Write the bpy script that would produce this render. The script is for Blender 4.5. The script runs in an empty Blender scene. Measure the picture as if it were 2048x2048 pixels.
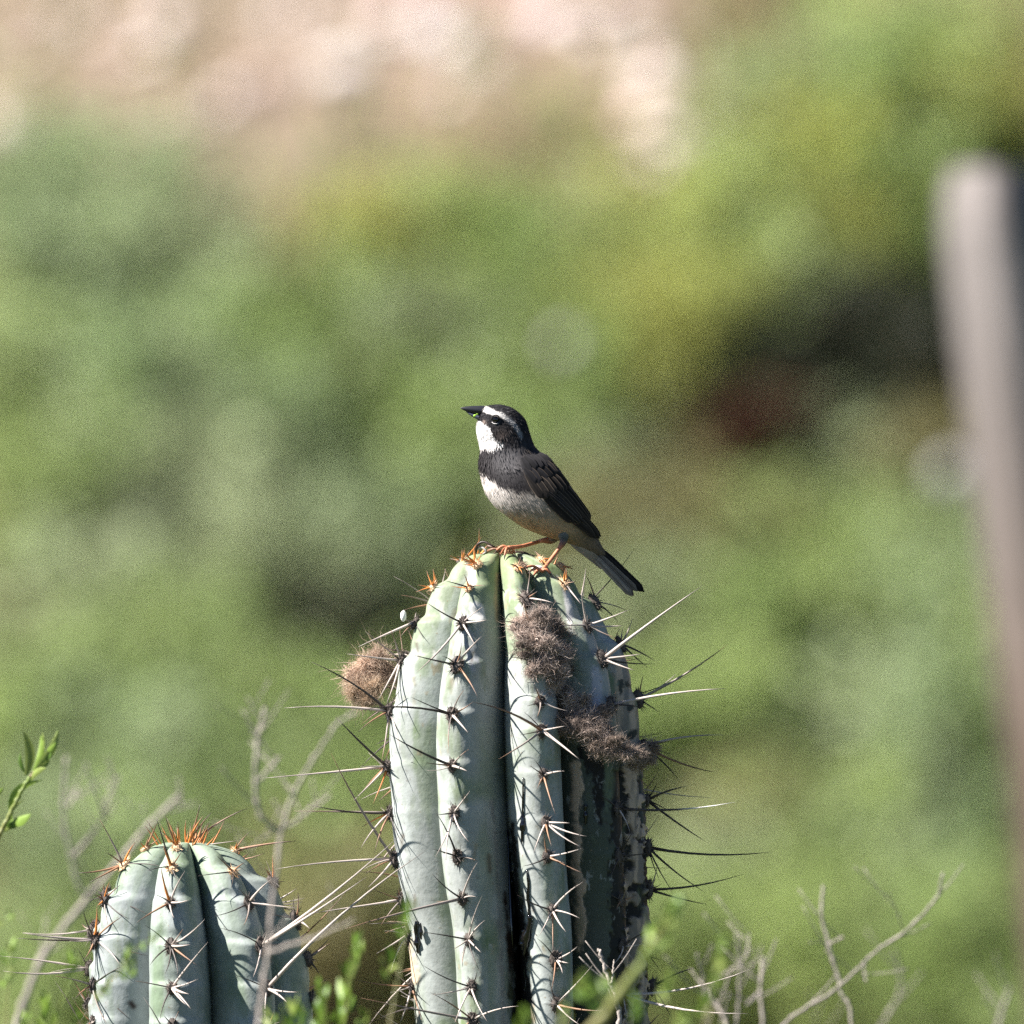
import bpy, math, random
import numpy as np
from mathutils import Vector, Matrix
from mathutils.bvhtree import BVHTree

rng = random.Random(7)
nr = np.random.default_rng(11)
SC = bpy.context.scene
COL = SC.collection

# ------------------------------------------------------------------ camera, sky, sun, exposure
DIST = 12.0                      # camera to bird
Z0 = 1.0                         # lens height above the flat ground
S = 0.573 / 2048                 # metres per photograph pixel at the bird
cam_d = bpy.data.cameras.new('camera')
cam_d.sensor_fit = 'HORIZONTAL'
cam_d.lens = 400.0
cam_d.sensor_width = 400.0 * 0.573 / DIST
cam_d.clip_start = 0.1
cam_d.clip_end = 2000.0
cam_d.dof.use_dof = True
cam_d.dof.focus_distance = DIST - 0.03
cam_d.dof.aperture_fstop = 6.9
cam = bpy.data.objects.new('camera', cam_d)
COL.objects.link(cam)
cam.location = (0, -DIST, Z0)
cam.rotation_euler = (math.radians(90), 0, 0)
SC.camera = cam

SUN_AZ = math.radians(82)        # left of the direction towards the camera
SUN_EL = math.radians(44)
to_sun = Vector((-math.sin(SUN_AZ) * math.cos(SUN_EL), -math.cos(SUN_AZ) * math.cos(SUN_EL), math.sin(SUN_EL)))
world = bpy.data.worlds.new('World')
SC.world = world
world.use_nodes = True
wn = world.node_tree
wn.nodes.clear()
sky = wn.nodes.new('ShaderNodeTexSky')
sky.sky_type = 'NISHITA'
sky.sun_disc = False
sky.sun_elevation = SUN_EL
sky.altitude = 4000.0         # a high dry valley: thin air, deep sky
sky.dust_density = 0.1
sky.air_density = 0.7
sky.sun_rotation = math.atan2(to_sun.x, to_sun.y)
bgn = wn.nodes.new('ShaderNodeBackground')
bgn.inputs['Strength'].default_value = 0.05
wo = wn.nodes.new('ShaderNodeOutputWorld')
wn.links.new(sky.outputs[0], bgn.inputs[0])
wn.links.new(bgn.outputs[0], wo.inputs[0])
sun_d = bpy.data.lights.new('sun', 'SUN')
sun_d.energy = 5.0
sun_d.angle = math.radians(0.53)
sun_d.color = (1.0, 0.955, 0.89)
sun = bpy.data.objects.new('sun', sun_d)
COL.objects.link(sun)
sun.rotation_euler = (-to_sun).to_track_quat('-Z', 'Y').to_euler()
SC.view_settings.view_transform = 'Standard'
SC.view_settings.look = 'None'
SC.view_settings.gamma = 1.0
SC.view_settings.exposure = 1.78
SC.view_settings.use_curve_mapping = False
SC.cycles.use_denoising = False
SC.cycles.max_bounces = 4
SC.cycles.diffuse_bounces = 3

# ------------------------------------------------------------------ helpers
def P(px, py, y=0.0):
    """A point of the place at depth y whose sight line passes photograph pixel (px, py)."""
    k = S * (DIST + y) / DIST
    return np.array([(px - 1024) * k, y, Z0 + (1024 - py) * k])

def hash3(i, j, k, seed):
    h = (i * 374761393 + j * 668265263 + k * 2147483647 + seed * 1274126177) & 0xFFFFFFFF
    h = ((h ^ (h >> 13)) * 1274126177) & 0xFFFFFFFF
    h = h ^ (h >> 16)
    return (h & 0xFFFF) / 65535.0

def vnoise(p, seed=0):
    p = np.asarray(p, float)
    f = np.floor(p)
    i = f.astype(np.int64)
    u = p - f
    u = u * u * (3 - 2 * u)
    out = 0
    for dx in (0, 1):
        for dy in (0, 1):
            for dz in (0, 1):
                w = (u[..., 0] if dx else 1 - u[..., 0]) * (u[..., 1] if dy else 1 - u[..., 1]) * (u[..., 2] if dz else 1 - u[..., 2])
                out = out + w * hash3(i[..., 0] + dx, i[..., 1] + dy, i[..., 2] + dz, seed)
    return out

def fbm(p, seed=0, octs=4):
    p = np.asarray(p, float)
    a, s, t = 0.5, 0, 0
    for o in range(octs):
        s = s + a * vnoise(p * 2 ** o + 17.3 * o, seed + o)
        t += a
        a *= 0.5
    return s / t

def sm(a, b, x):
    t = np.clip((x - a) / (b - a), 0, 1)
    return t * t * (3 - 2 * t)

def mix(a, b, t):
    t = np.asarray(t)[..., None]
    return np.asarray(a) * (1 - t) + np.asarray(b) * t

def mesh_of(name, V, F, cols=None, smooth=True, mats=()):
    me = bpy.data.meshes.new(name)
    me.from_pydata([tuple(map(float, v)) for v in V], [], [tuple(int(q) for q in f) for f in F])
    if cols is not None:
        ca = me.color_attributes.new('Col', 'FLOAT_COLOR', 'POINT')
        c = np.ones((len(V), 4), np.float32)
        c[:, :3] = np.asarray(cols)
        ca.data.foreach_set('color', c.ravel())
    if smooth:
        me.polygons.foreach_set('use_smooth', np.ones(len(me.polygons), bool))
    for m in mats:
        me.materials.append(m)
    me.update()
    return me

def link(name, me, parent=None):
    o = bpy.data.objects.new(name, me)
    COL.objects.link(o)
    if parent is not None:
        o.parent = parent
        o.matrix_parent_inverse = parent.matrix_basis.inverted()
    return o

def thing(name, loc, label, cat, group=None):
    o = bpy.data.objects.new(name, None)
    COL.objects.link(o)
    o.location = tuple(map(float, loc))
    o.empty_display_size = 0.02
    tag(o, label, cat, group)
    return o

def tag(o, label=None, cat=None, group=None, kind=None):
    if label: o['label'] = label
    if cat: o['category'] = cat
    if group: o['group'] = group
    if kind: o['kind'] = kind
    return o

class MB:
    """Collects geometry with per-vertex colour."""
    def __init__(self):
        self.V, self.F, self.C = [], [], []
    def add(self, V, F, C):
        n = len(self.V)
        self.V.extend([tuple(v) for v in V])
        self.F.extend([tuple(n + q for q in f) for f in F])
        if np.ndim(C) == 1:
            C = [C] * len(V)
        self.C.extend([tuple(c) for c in C])
    def mesh(self, name, mat, smooth=True):
        return mesh_of(name, self.V, self.F, self.C, smooth, (mat,))
    def build(self, name, mat, parent=None, smooth=True):
        return link(name, self.mesh(name, mat, smooth), parent)

def tube(pts, rads, n=7, col=None, caps=True):
    """Swept tube along points; col(t) -> rgb."""
    pts = np.asarray(pts, float)
    m = len(pts)
    T = np.gradient(pts, axis=0)
    T /= np.linalg.norm(T, axis=1)[:, None] + 1e-12
    up = np.array([0.31, -0.83, 0.46])
    V, C = [], []
    prev = None
    for k in range(m):
        a = np.cross(T[k], up) if prev is None else prev - T[k] * np.dot(prev, T[k])
        a /= np.linalg.norm(a) + 1e-12
        prev = a
        b = np.cross(T[k], a)
        for q in range(n):
            th = 2 * math.pi * q / n
            V.append(pts[k] + rads[k] * (math.cos(th) * a + math.sin(th) * b))
            C.append(col(k / (m - 1)) if col else (1, 1, 1))
    F = []
    for k in range(m - 1):
        for q in range(n):
            q2 = (q + 1) % n
            F.append((k * n + q, k * n + q2, (k + 1) * n + q2, (k + 1) * n + q))
    if caps:
        F.append(tuple(range(n - 1, -1, -1)))
        F.append(tuple((m - 1) * n + q for q in range(n)))
    return V, F, C

def crom(pts, n):
    """Catmull-Rom resampling (any dimension) with n samples."""
    pts = np.asarray(pts, float)
    p = np.vstack([2 * pts[0] - pts[1], pts, 2 * pts[-1] - pts[-2]])
    out = []
    m = len(pts) - 1
    for q in np.linspace(0, m, n):
        i = min(int(q), m - 1)
        u = q - i
        a, b, c, d = p[i], p[i + 1], p[i + 2], p[i + 3]
        out.append(0.5 * (2 * b + (c - a) * u + (2 * a - 5 * b + 4 * c - d) * u * u + (3 * b - a - 3 * c + d) * u ** 3))
    return np.array(out)

def material(name, rough=0.6, spec=0.3, bump=0.0, bscale=800.0, vary=0.0, vscale=300.0, trans=0.0, sss=0.0, base=None, coat=0.0):
    m = bpy.data.materials.new(name)
    m.use_nodes = True
    nt = m.node_tree
    b = nt.nodes['Principled BSDF']
    b.inputs['Roughness'].default_value = rough
    b.inputs['Specular IOR Level'].default_value = spec
    b.inputs['Coat Weight'].default_value = coat
    if base is None:
        a = nt.nodes.new('ShaderNodeAttribute')
        a.attribute_name = 'Col'
        src = a.outputs['Color']
    else:
        r = nt.nodes.new('ShaderNodeRGB')
        r.outputs[0].default_value = (*base, 1)
        src = r.outputs[0]
    tc = nt.nodes.new('ShaderNodeTexCoord')
    if vary > 0:
        n = nt.nodes.new('ShaderNodeTexNoise')
        n.inputs['Scale'].default_value = vscale
        n.inputs['Detail'].default_value = 4
        nt.links.new(tc.outputs['Object'], n.inputs['Vector'])
        mr = nt.nodes.new('ShaderNodeMapRange')
        mr.inputs['To Min'].default_value = 1 - vary
        mr.inputs['To Max'].default_value = 1 + vary
        nt.links.new(n.outputs['Fac'], mr.inputs['Value'])
        mx = nt.nodes.new('ShaderNodeMix')
        mx.data_type = 'RGBA'
        mx.blend_type = 'MULTIPLY'
        mx.inputs['Factor'].default_value = 1
        nt.links.new(src, mx.inputs['A'])
        nt.links.new(mr.outputs['Result'], mx.inputs['B'])
        src = mx.outputs['Result']
    nt.links.new(src, b.inputs['Base Color'])
    if bump > 0:
        n = nt.nodes.new('ShaderNodeTexNoise')
        n.inputs['Scale'].default_value = bscale
        n.inputs['Detail'].default_value = 5
        nt.links.new(tc.outputs['Object'], n.inputs['Vector'])
        bp = nt.nodes.new('ShaderNodeBump')
        bp.inputs['Strength'].default_value = bump
        bp.inputs['Distance'].default_value = 0.4 / bscale
        nt.links.new(n.outputs['Fac'], bp.inputs['Height'])
        nt.links.new(bp.outputs['Normal'], b.inputs['Normal'])
    if trans > 0:
        t = nt.nodes.new('ShaderNodeBsdfTranslucent')
        nt.links.new(src, t.inputs['Color'])
        ms = nt.nodes.new('ShaderNodeMixShader')
        ms.inputs[0].default_value = trans
        nt.links.new(b.outputs[0], ms.inputs[1])
        nt.links.new(t.outputs[0], ms.inputs[2])
        nt.links.new(ms.outputs[0], nt.nodes['Material Output'].inputs['Surface'])
    return m

M_SKIN = material('cactus_skin', 0.56, 0.24, 0.22, 420, 0.16, 340)
def weather(m, specs):
    """Adds scattered flecks: (noise scale, low, high, colour, strength, stretch z)."""
    nt = m.node_tree
    b = nt.nodes['Principled BSDF']
    tc = [n for n in nt.nodes if n.type == 'TEX_COORD'][0]
    src = b.inputs['Base Color'].links[0].from_socket
    for (sc, lo, hi, col, k, sz) in specs:
        mp = nt.nodes.new('ShaderNodeMapping'); mp.inputs['Scale'].default_value = (1, 1, sz)
        nt.links.new(tc.outputs['Object'], mp.inputs['Vector'])
        n = nt.nodes.new('ShaderNodeTexNoise'); n.inputs['Scale'].default_value = sc; n.inputs['Detail'].default_value = 6; n.inputs['Roughness'].default_value = 0.62
        nt.links.new(mp.outputs[0], n.inputs['Vector'])
        mr = nt.nodes.new('ShaderNodeMapRange'); mr.inputs['From Min'].default_value = lo; mr.inputs['From Max'].default_value = hi; mr.inputs['To Max'].default_value = k
        nt.links.new(n.outputs['Fac'], mr.inputs['Value'])
        mx = nt.nodes.new('ShaderNodeMix'); mx.data_type = 'RGBA'
        nt.links.new(mr.outputs['Result'], mx.inputs['Factor']); nt.links.new(src, mx.inputs['A']); mx.inputs['B'].default_value = (*col, 1)
        src = mx.outputs['Result']
    nt.links.new(src, b.inputs['Base Color'])
weather(M_SKIN, [(70, 0.56, 0.66, (0.14, 0.175, 0.10), 0.55, 0.35), (160, 0.62, 0.68, (0.36, 0.37, 0.36), 0.6, 0.6), (420, 0.66, 0.70, (0.20, 0.15, 0.09), 0.75, 1.0), (900, 0.69, 0.72, (0.55, 0.53, 0.50), 0.7, 1.0)])
M_SPINE = material('spine', 0.45, 0.35, 0.15, 1500, 0.12, 700)
M_WOOL = material('areole_wool', 0.9, 0.1, 0.6, 1800, 0.25, 900)
M_FLUFF = material('dry_wool', 0.9, 0.1, 0, 1, 0.2, 500, trans=0.3)
M_RESIN = material('resin', 0.12, 0.6, 0.15, 500, base=(0.006, 0.005, 0.005), coat=0.3)
M_DROP = material('droppings', 0.7, 0.2, 0.4, 900, 0.1, 600, base=(0.78, 0.76, 0.73))
M_PLUM = material('plumage', 0.75, 0.18, 0.3, 1600, 0.14, 900)
M_FEATH = material('feather', 0.7, 0.12, 0.15, 2500, 0.1, 1400)
M_BILL = material('bill', 0.32, 0.4, 0.1, 1500)
M_EYE = material('eye', 0.13, 0.7, base=(0.004, 0.003, 0.003))
M_LEG = material('leg_skin', 0.5, 0.35, 0.5, 1800, 0.18, 1200)
M_TWIG = material('dry_twig', 0.8, 0.15, 0.5, 700, 0.3, 250)
M_LEAF = material('green_leaf', 0.42, 0.35, 0.15, 900, 0.16, 300, trans=0.35)
M_BUSHLEAF = material('shrub_leaf', 0.55, 0.25, 0, 1, 0.1, 40, trans=0.32)
M_BARK = material('bark', 0.85, 0.15, 0.5, 120, 0.3, 60)
M_STONE = material('stone', 0.7, 0.25, 0.5, 120, 0.2, 60)

# ------------------------------------------------------------------ the ground: flat, then a rising hillside
def ground_z(x, y):
    x = np.asarray(x, float); y = np.asarray(y, float)
    t = np.maximum(0, y - 23.0)
    z = 0.5 * t * t / (t + 3.0) * (1 - 0.55 * sm(60, 200, y))
    z = z + 0.25 * (fbm(np.stack([x * 0.12, y * 0.12, 0 * x], -1), 3, 3) - 0.5) * sm(23, 40, y)
    z = z + 0.05 * (fbm(np.stack([x * 1.3, y * 1.3, 0 * x + 4], -1), 5, 3) - 0.5)
    return z

def bare_mask(x, y):
    """1 where the slope is bare pinkish earth."""
    x = np.asarray(x, float); y = np.asarray(y, float)
    edge = 28.05 + 0.22 * np.sin(x * 2.1 + 0.6) + 0.5 * sm(0.6, 0.95, -x) + 0.9 * (fbm(np.stack([x * 1.1, y * 1.1, 0 * x], -1), 31, 3) - 0.5) + 2.6 * sm(0.25, 0.55, x)
    return sm(edge - 0.18, edge + 0.3, y)

def axis(a, b, inner0, inner1, din, nout):
    mid = np.arange(inner0, inner1 + 1e-6, din)
    g = np.linspace(0, 1, nout + 1) ** 2.2
    return np.concatenate([(inner0 + (a - inner0) * g[1:])[::-1], mid, inner1 + (b - inner1) * g[1:]])

gx = axis(-700, 700, -4, 4, 0.06, 30)
gy = axis(-200, 900, 22, 34, 0.06, 40)
GX, GY = np.meshgrid(gx, gy)
GZ = ground_z(GX, GY)
GV = np.stack([GX, GY, GZ], -1).reshape(-1, 3)
nx, ny = len(gx), len(gy)
I = (np.arange(ny - 1)[:, None] * nx + np.arange(nx - 1)[None, :]).ravel()
GF = np.stack([I, I + 1, I + nx + 1, I + nx], -1)
nb = fbm(GV * 0.9, 21, 4)
bm = bare_mask(GV[:, 0], GV[:, 1])
gc = mix(np.array([0.13, 0.095, 0.055]), np.array([0.185, 0.142, 0.105]), np.clip(bm, 0, 1))
flat_dark = 1 - sm(19, 25, GV[:, 1] + 3 * (nb - 0.5))          # unseen flat, darkened to herb green to cut its bounce light
gc = mix(gc, np.array([0.040, 0.052, 0.022]), flat_dark)
gc = mix(gc, gc * np.array([1.06, 0.92, 0.95]) + np.array([0.03, 0.005, 0.02]), sm(0.55, 0.7, nb) * (1 - flat_dark))
gc = gc * (0.72 + 0.56 * fbm(GV * 3.1, 23, 3))[:, None]
M_GROUND = material('earth', 0.95, 0.1, 0.8, 30, 0.25, 9)
ground = link('ground', mesh_of('ground', GV, GF, gc, True, (M_GROUND,)))
tag(ground, 'dry earth rising into a pinkish bare hillside behind the cacti', 'ground', kind='structure')

def on_slope(px, py, hc=0.0):
    """Ground spot below the sight line of pixel (px, py), for a thing whose middle is hc above its foot."""
    y = 28.0
    for _ in range(40):
        k = S * (DIST + y) / DIST
        z = Z0 + (1024 - py) * k
        x = (px - 1024) * k
        gz = float(ground_z(x, y))
        y += (z - hc - gz) * 1.2
        y = min(max(y, 18.0), 45.0)
    k = S * (DIST + y) / DIST
    x = (px - 1024) * k
    return np.array([x, y, float(ground_z(x, y))])

# ------------------------------------------------------------------ cactus columns
def make_column(spec):
    """Ribbed column. spec: profile [(py, centre_px, half_width_px)], ribs (deg), groove depths, areoles {rib: [py,...]}, depth y."""
    prof = np.array(spec['profile'], float)
    NA, y0 = spec['na'], spec['y']
    ribs = np.array(spec['ribs'], float)
    nb_ = len(ribs)
    prof_s = crom(prof, spec['nv'])
    cx = (prof_s[:, 1] - 1024) * S
    zz = Z0 + (1024 - prof_s[:, 0]) * S
    RR = np.maximum(prof_s[:, 2], 0.5) * S
    phi = np.concatenate([np.linspace(-180, -100, 50, endpoint=False), np.linspace(-100, 102, NA - 100, endpoint=False), np.linspace(102, 180, 50, endpoint=False)])
    rb = np.sort(ribs)
    ext = np.concatenate([[rb[-1] - 360], rb, [rb[0] + 360]])
    dep = spec['depth']
    idx = np.zeros(NA, int); t = np.zeros(NA); dd = np.zeros(NA)
    for a in range(NA):
        j = int(np.argmin(np.abs(ext - phi[a])))
        best = None
        for j in range(1, nb_ + 1):
            lo, hi = (ext[j - 1] + ext[j]) / 2, (ext[j] + ext[j + 1]) / 2
            for sh in (-360, 0, 360):
                f = phi[a] + sh
                if lo <= f < hi:
                    c = ext[j]
                    best = (j - 1, (f - c) / (hi - c) if f >= c else (f - c) / (c - lo), dep.get((j - 1 if f >= c else j - 2) % nb_, 0.36))
        idx[a], t[a], dd[a] = best
    g = 0.30 * t * t + 0.70 * (1 - np.sqrt(1 - 0.985 * t * t))
    ang = np.radians(phi)
    Zg = zz[:, None] * np.ones(NA)
    Rg = RR[:, None] * np.ones(NA)
    crest = np.exp(-(t / 0.42) ** 2)[None, :]
    mod = 1 - dd[None, :] * g[None, :] * (0.75 + 0.25 * sm(20, 90, prof_s[:, 2]))[:, None]
    step = np.zeros_like(Rg)
    for r in range(nb_):
        mask = (idx == r)
        if not mask.any(): continue
        A = np.sort(np.array([Z0 + (1024 - q) * S for q in spec['areoles'].get(r, [])]))
        if len(A) < 2: continue
        ztop = zz.max()
        for q in A:
            young = math.exp(-(ztop - q) / 0.045)
            amp = 0.004 + 0.13 * young
            d = zz - q
            s1 = amp * np.exp(-np.maximum(-d, 0) / 0.009) * (1 - sm(0.0005, 0.0045, d)) * 0.9
            dip = -0.5 * amp * np.exp(-((d - 0.005) / 0.0035) ** 2)
            step[:, mask] += (s1 + dip)[:, None] * np.exp(-(t[mask] / 0.65) ** 2)[None, :]
    n1 = fbm(np.stack([np.cos(ang)[None, :] * 2.2 + 0 * Zg, np.sin(ang)[None, :] * 2.2 + 0 * Zg, Zg * 22], -1), spec['seed'], 4) - 0.5
    n2 = fbm(np.stack([np.cos(ang)[None, :] * 12 + 0 * Zg, np.sin(ang)[None, :] * 12 + 0 * Zg, Zg * 90], -1), spec['seed'] + 9, 3) - 0.5
    rad = Rg * (mod + step + 0.035 * n1 + 0.008 * n2)
    X = cx[:, None] + rad * np.sin(ang)[None, :]
    Y = y0 - rad * np.cos(ang)[None, :]
    PX = 1024 + X / S
    PY = 1024 - (Zg - Z0) / S
    info = dict(phi=phi[None, :] + 0 * Zg, t=t[None, :] + 0 * Zg, rib=idx[None, :] + 0 * Zg, PX=PX, PY=PY, X=X, Y=Y, Z=Zg, ang=ang[None, :] + 0 * Zg, rad=rad, zz=zz)
    cols, push = spec['paint'](info)
    X = X + push * np.sin(ang)[None, :]
    Y = Y - push * np.cos(ang)[None, :]
    V = np.stack([X, Y, Zg], -1).reshape(-1, 3)
    nvr = len(zz)
    F = []
    for k in range(nvr - 1):
        a = k * NA + np.arange(NA)
        b = k * NA + (np.arange(NA) + 1) % NA
        F.append(np.stack([a, a + NA, b + NA, b], -1))
    F = list(map(tuple, np.concatenate(F)))
    F.append(tuple(range(NA)))
    F.append(tuple((nvr - 1) * NA + q for q in range(NA - 1, -1, -1)))
    return V, F, cols.reshape(-1, 3), dict(ribs=rb, prof=prof_s, cx=cx, zz=zz, RR=RR, rad=rad, phi=phi, y=y0, X=X, Y=Y)

def rib_point(geo, rib, py):
    """Crest point and outward direction of a rib at photograph row py."""
    z = Z0 + (1024 - py) * S
    k = int(np.argmin(np.abs(geo['zz'] - z)))
    a = int(np.argmin(np.abs(geo['phi'] - geo['ribs'][rib])))
    p = np.array([geo['X'][k, a], geo['Y'][k, a], geo['zz'][k]])
    an = math.radians(geo['phi'][a])
    k2 = min(max(k, 4), len(geo['zz']) - 5)
    dz = geo['zz'][k2 + 4] - geo['zz'][k2 - 4]
    dr = geo['RR'][k2 + 4] - geo['RR'][k2 - 4]
    o = np.array([math.sin(an), -math.cos(an), 0.0])
    n = o * abs(dz) + np.array([0, 0, 1.0]) * (-dr * np.sign(dz))
    n /= np.linalg.norm(n) + 1e-12
    return p, n, np.array([math.cos(an), math.sin(an), 0.0])

SP_GREY = np.array([0.28, 0.235, 0.21]); SP_DARK = np.array([0.048, 0.038, 0.034]); SP_PALE = np.array([0.47, 0.40, 0.36])
SP_OR = np.array([0.62, 0.22, 0.05]); SP_BROWN = np.array([0.24, 0.13, 0.075])

def spine_geo(base, tip, r, bend=0.0, ca=SP_GREY, cb=SP_DARK, band=None, n=6, m=7):
    base = np.asarray(base); tip = np.asarray(tip)
    L = np.linalg.norm(tip - base)
    d = (tip - base) / (L + 1e-9)
    side = np.cross(d, np.array([0, -1.0, 0.15])); side /= np.linalg.norm(side) + 1e-9
    pts, rads = [], []
    for q in range(m):
        u = q / (m - 1)
        pts.append(base + (tip - base) * u + side * bend * L * 4 * u * (1 - u))
        rads.append(1.14 * r * (1 - u) ** 0.75 * (0.9 + 0.2 * rng.random()) + 0.00006)
    def c(u):
        k = mix(ca, cb, np.array(sm(0.35, 1.0, np.array(u))))
        if band and band[0] <= u <= band[1]:
            k = np.array([0.72, 0.68, 0.64])
        return tuple(k)
    return tube(pts, rads, n, c)

# one small set of areole cushions, shared by all copies
def areole_mesh(name, young, seed):
    r2 = random.Random(seed)
    mb = MB()
    n, m = 10, 7
    V, C = [], []
    base = np.array([0.60, 0.42, 0.27]) if young else np.array([0.095, 0.08, 0.072])
    for k in range(m):
        th = math.pi * k / (m - 1)
        for q in range(n):
            ph = 2 * math.pi * q / n
            rr = 1 + 0.35 * (r2.random() - 0.5)
            V.append((rr * math.sin(th) * math.cos(ph), rr * math.sin(th) * math.sin(ph), 0.75 * rr * math.cos(th)))
            C.append(base * (0.6 + 0.8 * r2.random()))
    F = [(k * n + q, k * n + (q + 1) % n, (k + 1) * n + (q + 1) % n, (k + 1) * n + q) for k in range(m - 1) for q in range(n)]
    mb.add(V, F, C)
    for q in range(90):
        d = np.array([r2.gauss(0, 1), r2.gauss(0, 1), abs(r2.gauss(0, 0.8))]); d /= np.linalg.norm(d)
        e = np.array([r2.gauss(0, 1), r2.gauss(0, 1), r2.gauss(0, 1)]); e /= np.linalg.norm(e)
        a = d * np.array([1, 1, 0.75]) * 0.85
        b = a + (d + 0.6 * e) * (0.35 + 0.5 * r2.random())
        w = np.cross(d, e) * 0.09
        c = base * (0.7 + 1.1 * r2.random())
        mb.add([a - w, a + w, b], [(0, 1, 2)], c)
    return mb.mesh(name, M_WOOL, False)

AREOLE_OLD = [areole_mesh('areole_old', False, s) for s in (1, 2, 3)]
AREOLE_NEW = [areole_mesh('areole_young', True, s) for s in (4, 5)]

def place_areole(parent, p, n, tdir, size, young):
    me = rng.choice(AREOLE_NEW if young else AREOLE_OLD)
    o = bpy.data.objects.new('areole', me)
    COL.objects.link(o)
    u = np.cross(n, tdir)
    R = Matrix(((tdir[0], u[0], n[0]), (tdir[1], u[1], n[1]), (tdir[2], u[2], n[2])))
    o.parent = parent
    o.matrix_parent_inverse = parent.matrix_basis.inverted()
    o.matrix_world = Matrix.Translation(Vector(p)) @ R.to_4x4() @ Matrix.Diagonal((size * rng.uniform(0.8, 1.05), size * rng.uniform(1.05, 1.5), size * rng.uniform(0.75, 1.1), 1))
    o.matrix_basis = o.matrix_world.copy()
    return o

def add_spine(areole, base, tip, r, **kw):
    """A spine is a sub-part of its areole; its mesh is kept in the areole's own frame."""
    V, F, C = spine_geo(base, tip, r, **kw)
    Mi = np.array((areole.matrix_basis).inverted())
    Vw = np.array(V)
    Vl = Vw @ Mi[:3, :3].T + Mi[:3, 3]
    me = mesh_of('spine', Vl, F, C, True, (M_SPINE,))
    o = bpy.data.objects.new('spine', me)
    COL.objects.link(o)
    o.parent = areole
    return o

def random_dir(n, t, spread_out, ang):
    """A direction leaving the areole: ang turns round the rib normal, spread_out is the share along the normal."""
    u = np.cross(n, t)
    d = n * spread_out + (t * math.cos(ang) + u * math.sin(ang)) * math.sqrt(max(0, 1 - spread_out ** 2))
    return d / np.linalg.norm(d)

# ---- the big column ------------------------------------------------
PX_GROUND = 1024 + Z0 / S
MAIN_PROF = [(PX_GROUND + 10, 1100, 225), (3600, 1092, 225), (2800, 1080, 230), (2300, 1069, 233), (2040, 1062, 236), (1869, 1056, 242), (1770, 1045, 250), (1684, 1038, 254), (1557, 1031, 256),
             (1461, 1028, 252), (1370, 1026, 235), (1308, 1026, 214), (1236, 1019, 178), (1185, 1014, 146), (1150, 1010, 118), (1125, 1007, 92), (1111, 1006, 66), (1106, 1006, 40), (1109, 1006, 18), (1112, 1006, 1)]
MAIN_RIBS = [-148, -114, -78, -29, 12.5, 51, 88, 128, 170]
main_ar = {2: [1174, 1246, 1321, 1422, 1532, 1625, 1718, 1800, 1869, 1971], 3: [1130, 1177, 1245, 1329, 1427, 1528, 1622, 1710, 1792, 1874, 1968, 2035],
           4: [1112, 1136, 1199, 1254, 1330, 1400, 1459, 1547, 1641, 1710, 1815, 1914, 2004], 5: [1122, 1168, 1252, 1318, 1408, 1500, 1614, 1710, 1797, 1890, 1985],
           6: [1135, 1205, 1290, 1398, 1492, 1600, 1695, 1779, 1875, 1974]}

def seg_mask(PX, PY, pts, w0, w1, seed, rough=10):
    """Ragged strip following a polyline of pixels, half widths w0..w1."""
    out = np.zeros(PX.shape)
    pa = np.array(pts, float); mg = max(w0, w1) + rough + 6
    near = (PX > pa[:, 0].min() - mg) & (PX < pa[:, 0].max() + mg) & (PY > pa[:, 1].min() - mg) & (PY < pa[:, 1].max() + mg)
    PX, PY = PX[near], PY[near]
    best = np.full(PX.shape, 1e9)
    n = (fbm(np.stack([PX / 20, PY / 34, 0 * PX], -1), seed, 5) - 0.5) * 2 * rough
    L = len(pts) - 1
    for i in range(L):
        a, b = np.array(pts[i], float), np.array(pts[i + 1], float)
        d = b - a
        u = np.clip(((PX - a[0]) * d[0] + (PY - a[1]) * d[1]) / (d @ d), 0, 1)
        dist = np.hypot(PX - a[0] - u * d[0], PY - a[1] - u * d[1])
        w = w0 + (w1 - w0) * (i + u) / L
        best = np.minimum(best, dist - w)
    n = n + (fbm(np.stack([PX / 5, PY / 8, 0 * PX], -1), seed + 3, 3) - 0.5) * rough
    out[near] = 1 - sm(-5, 5, best + n)
    return out

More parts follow.
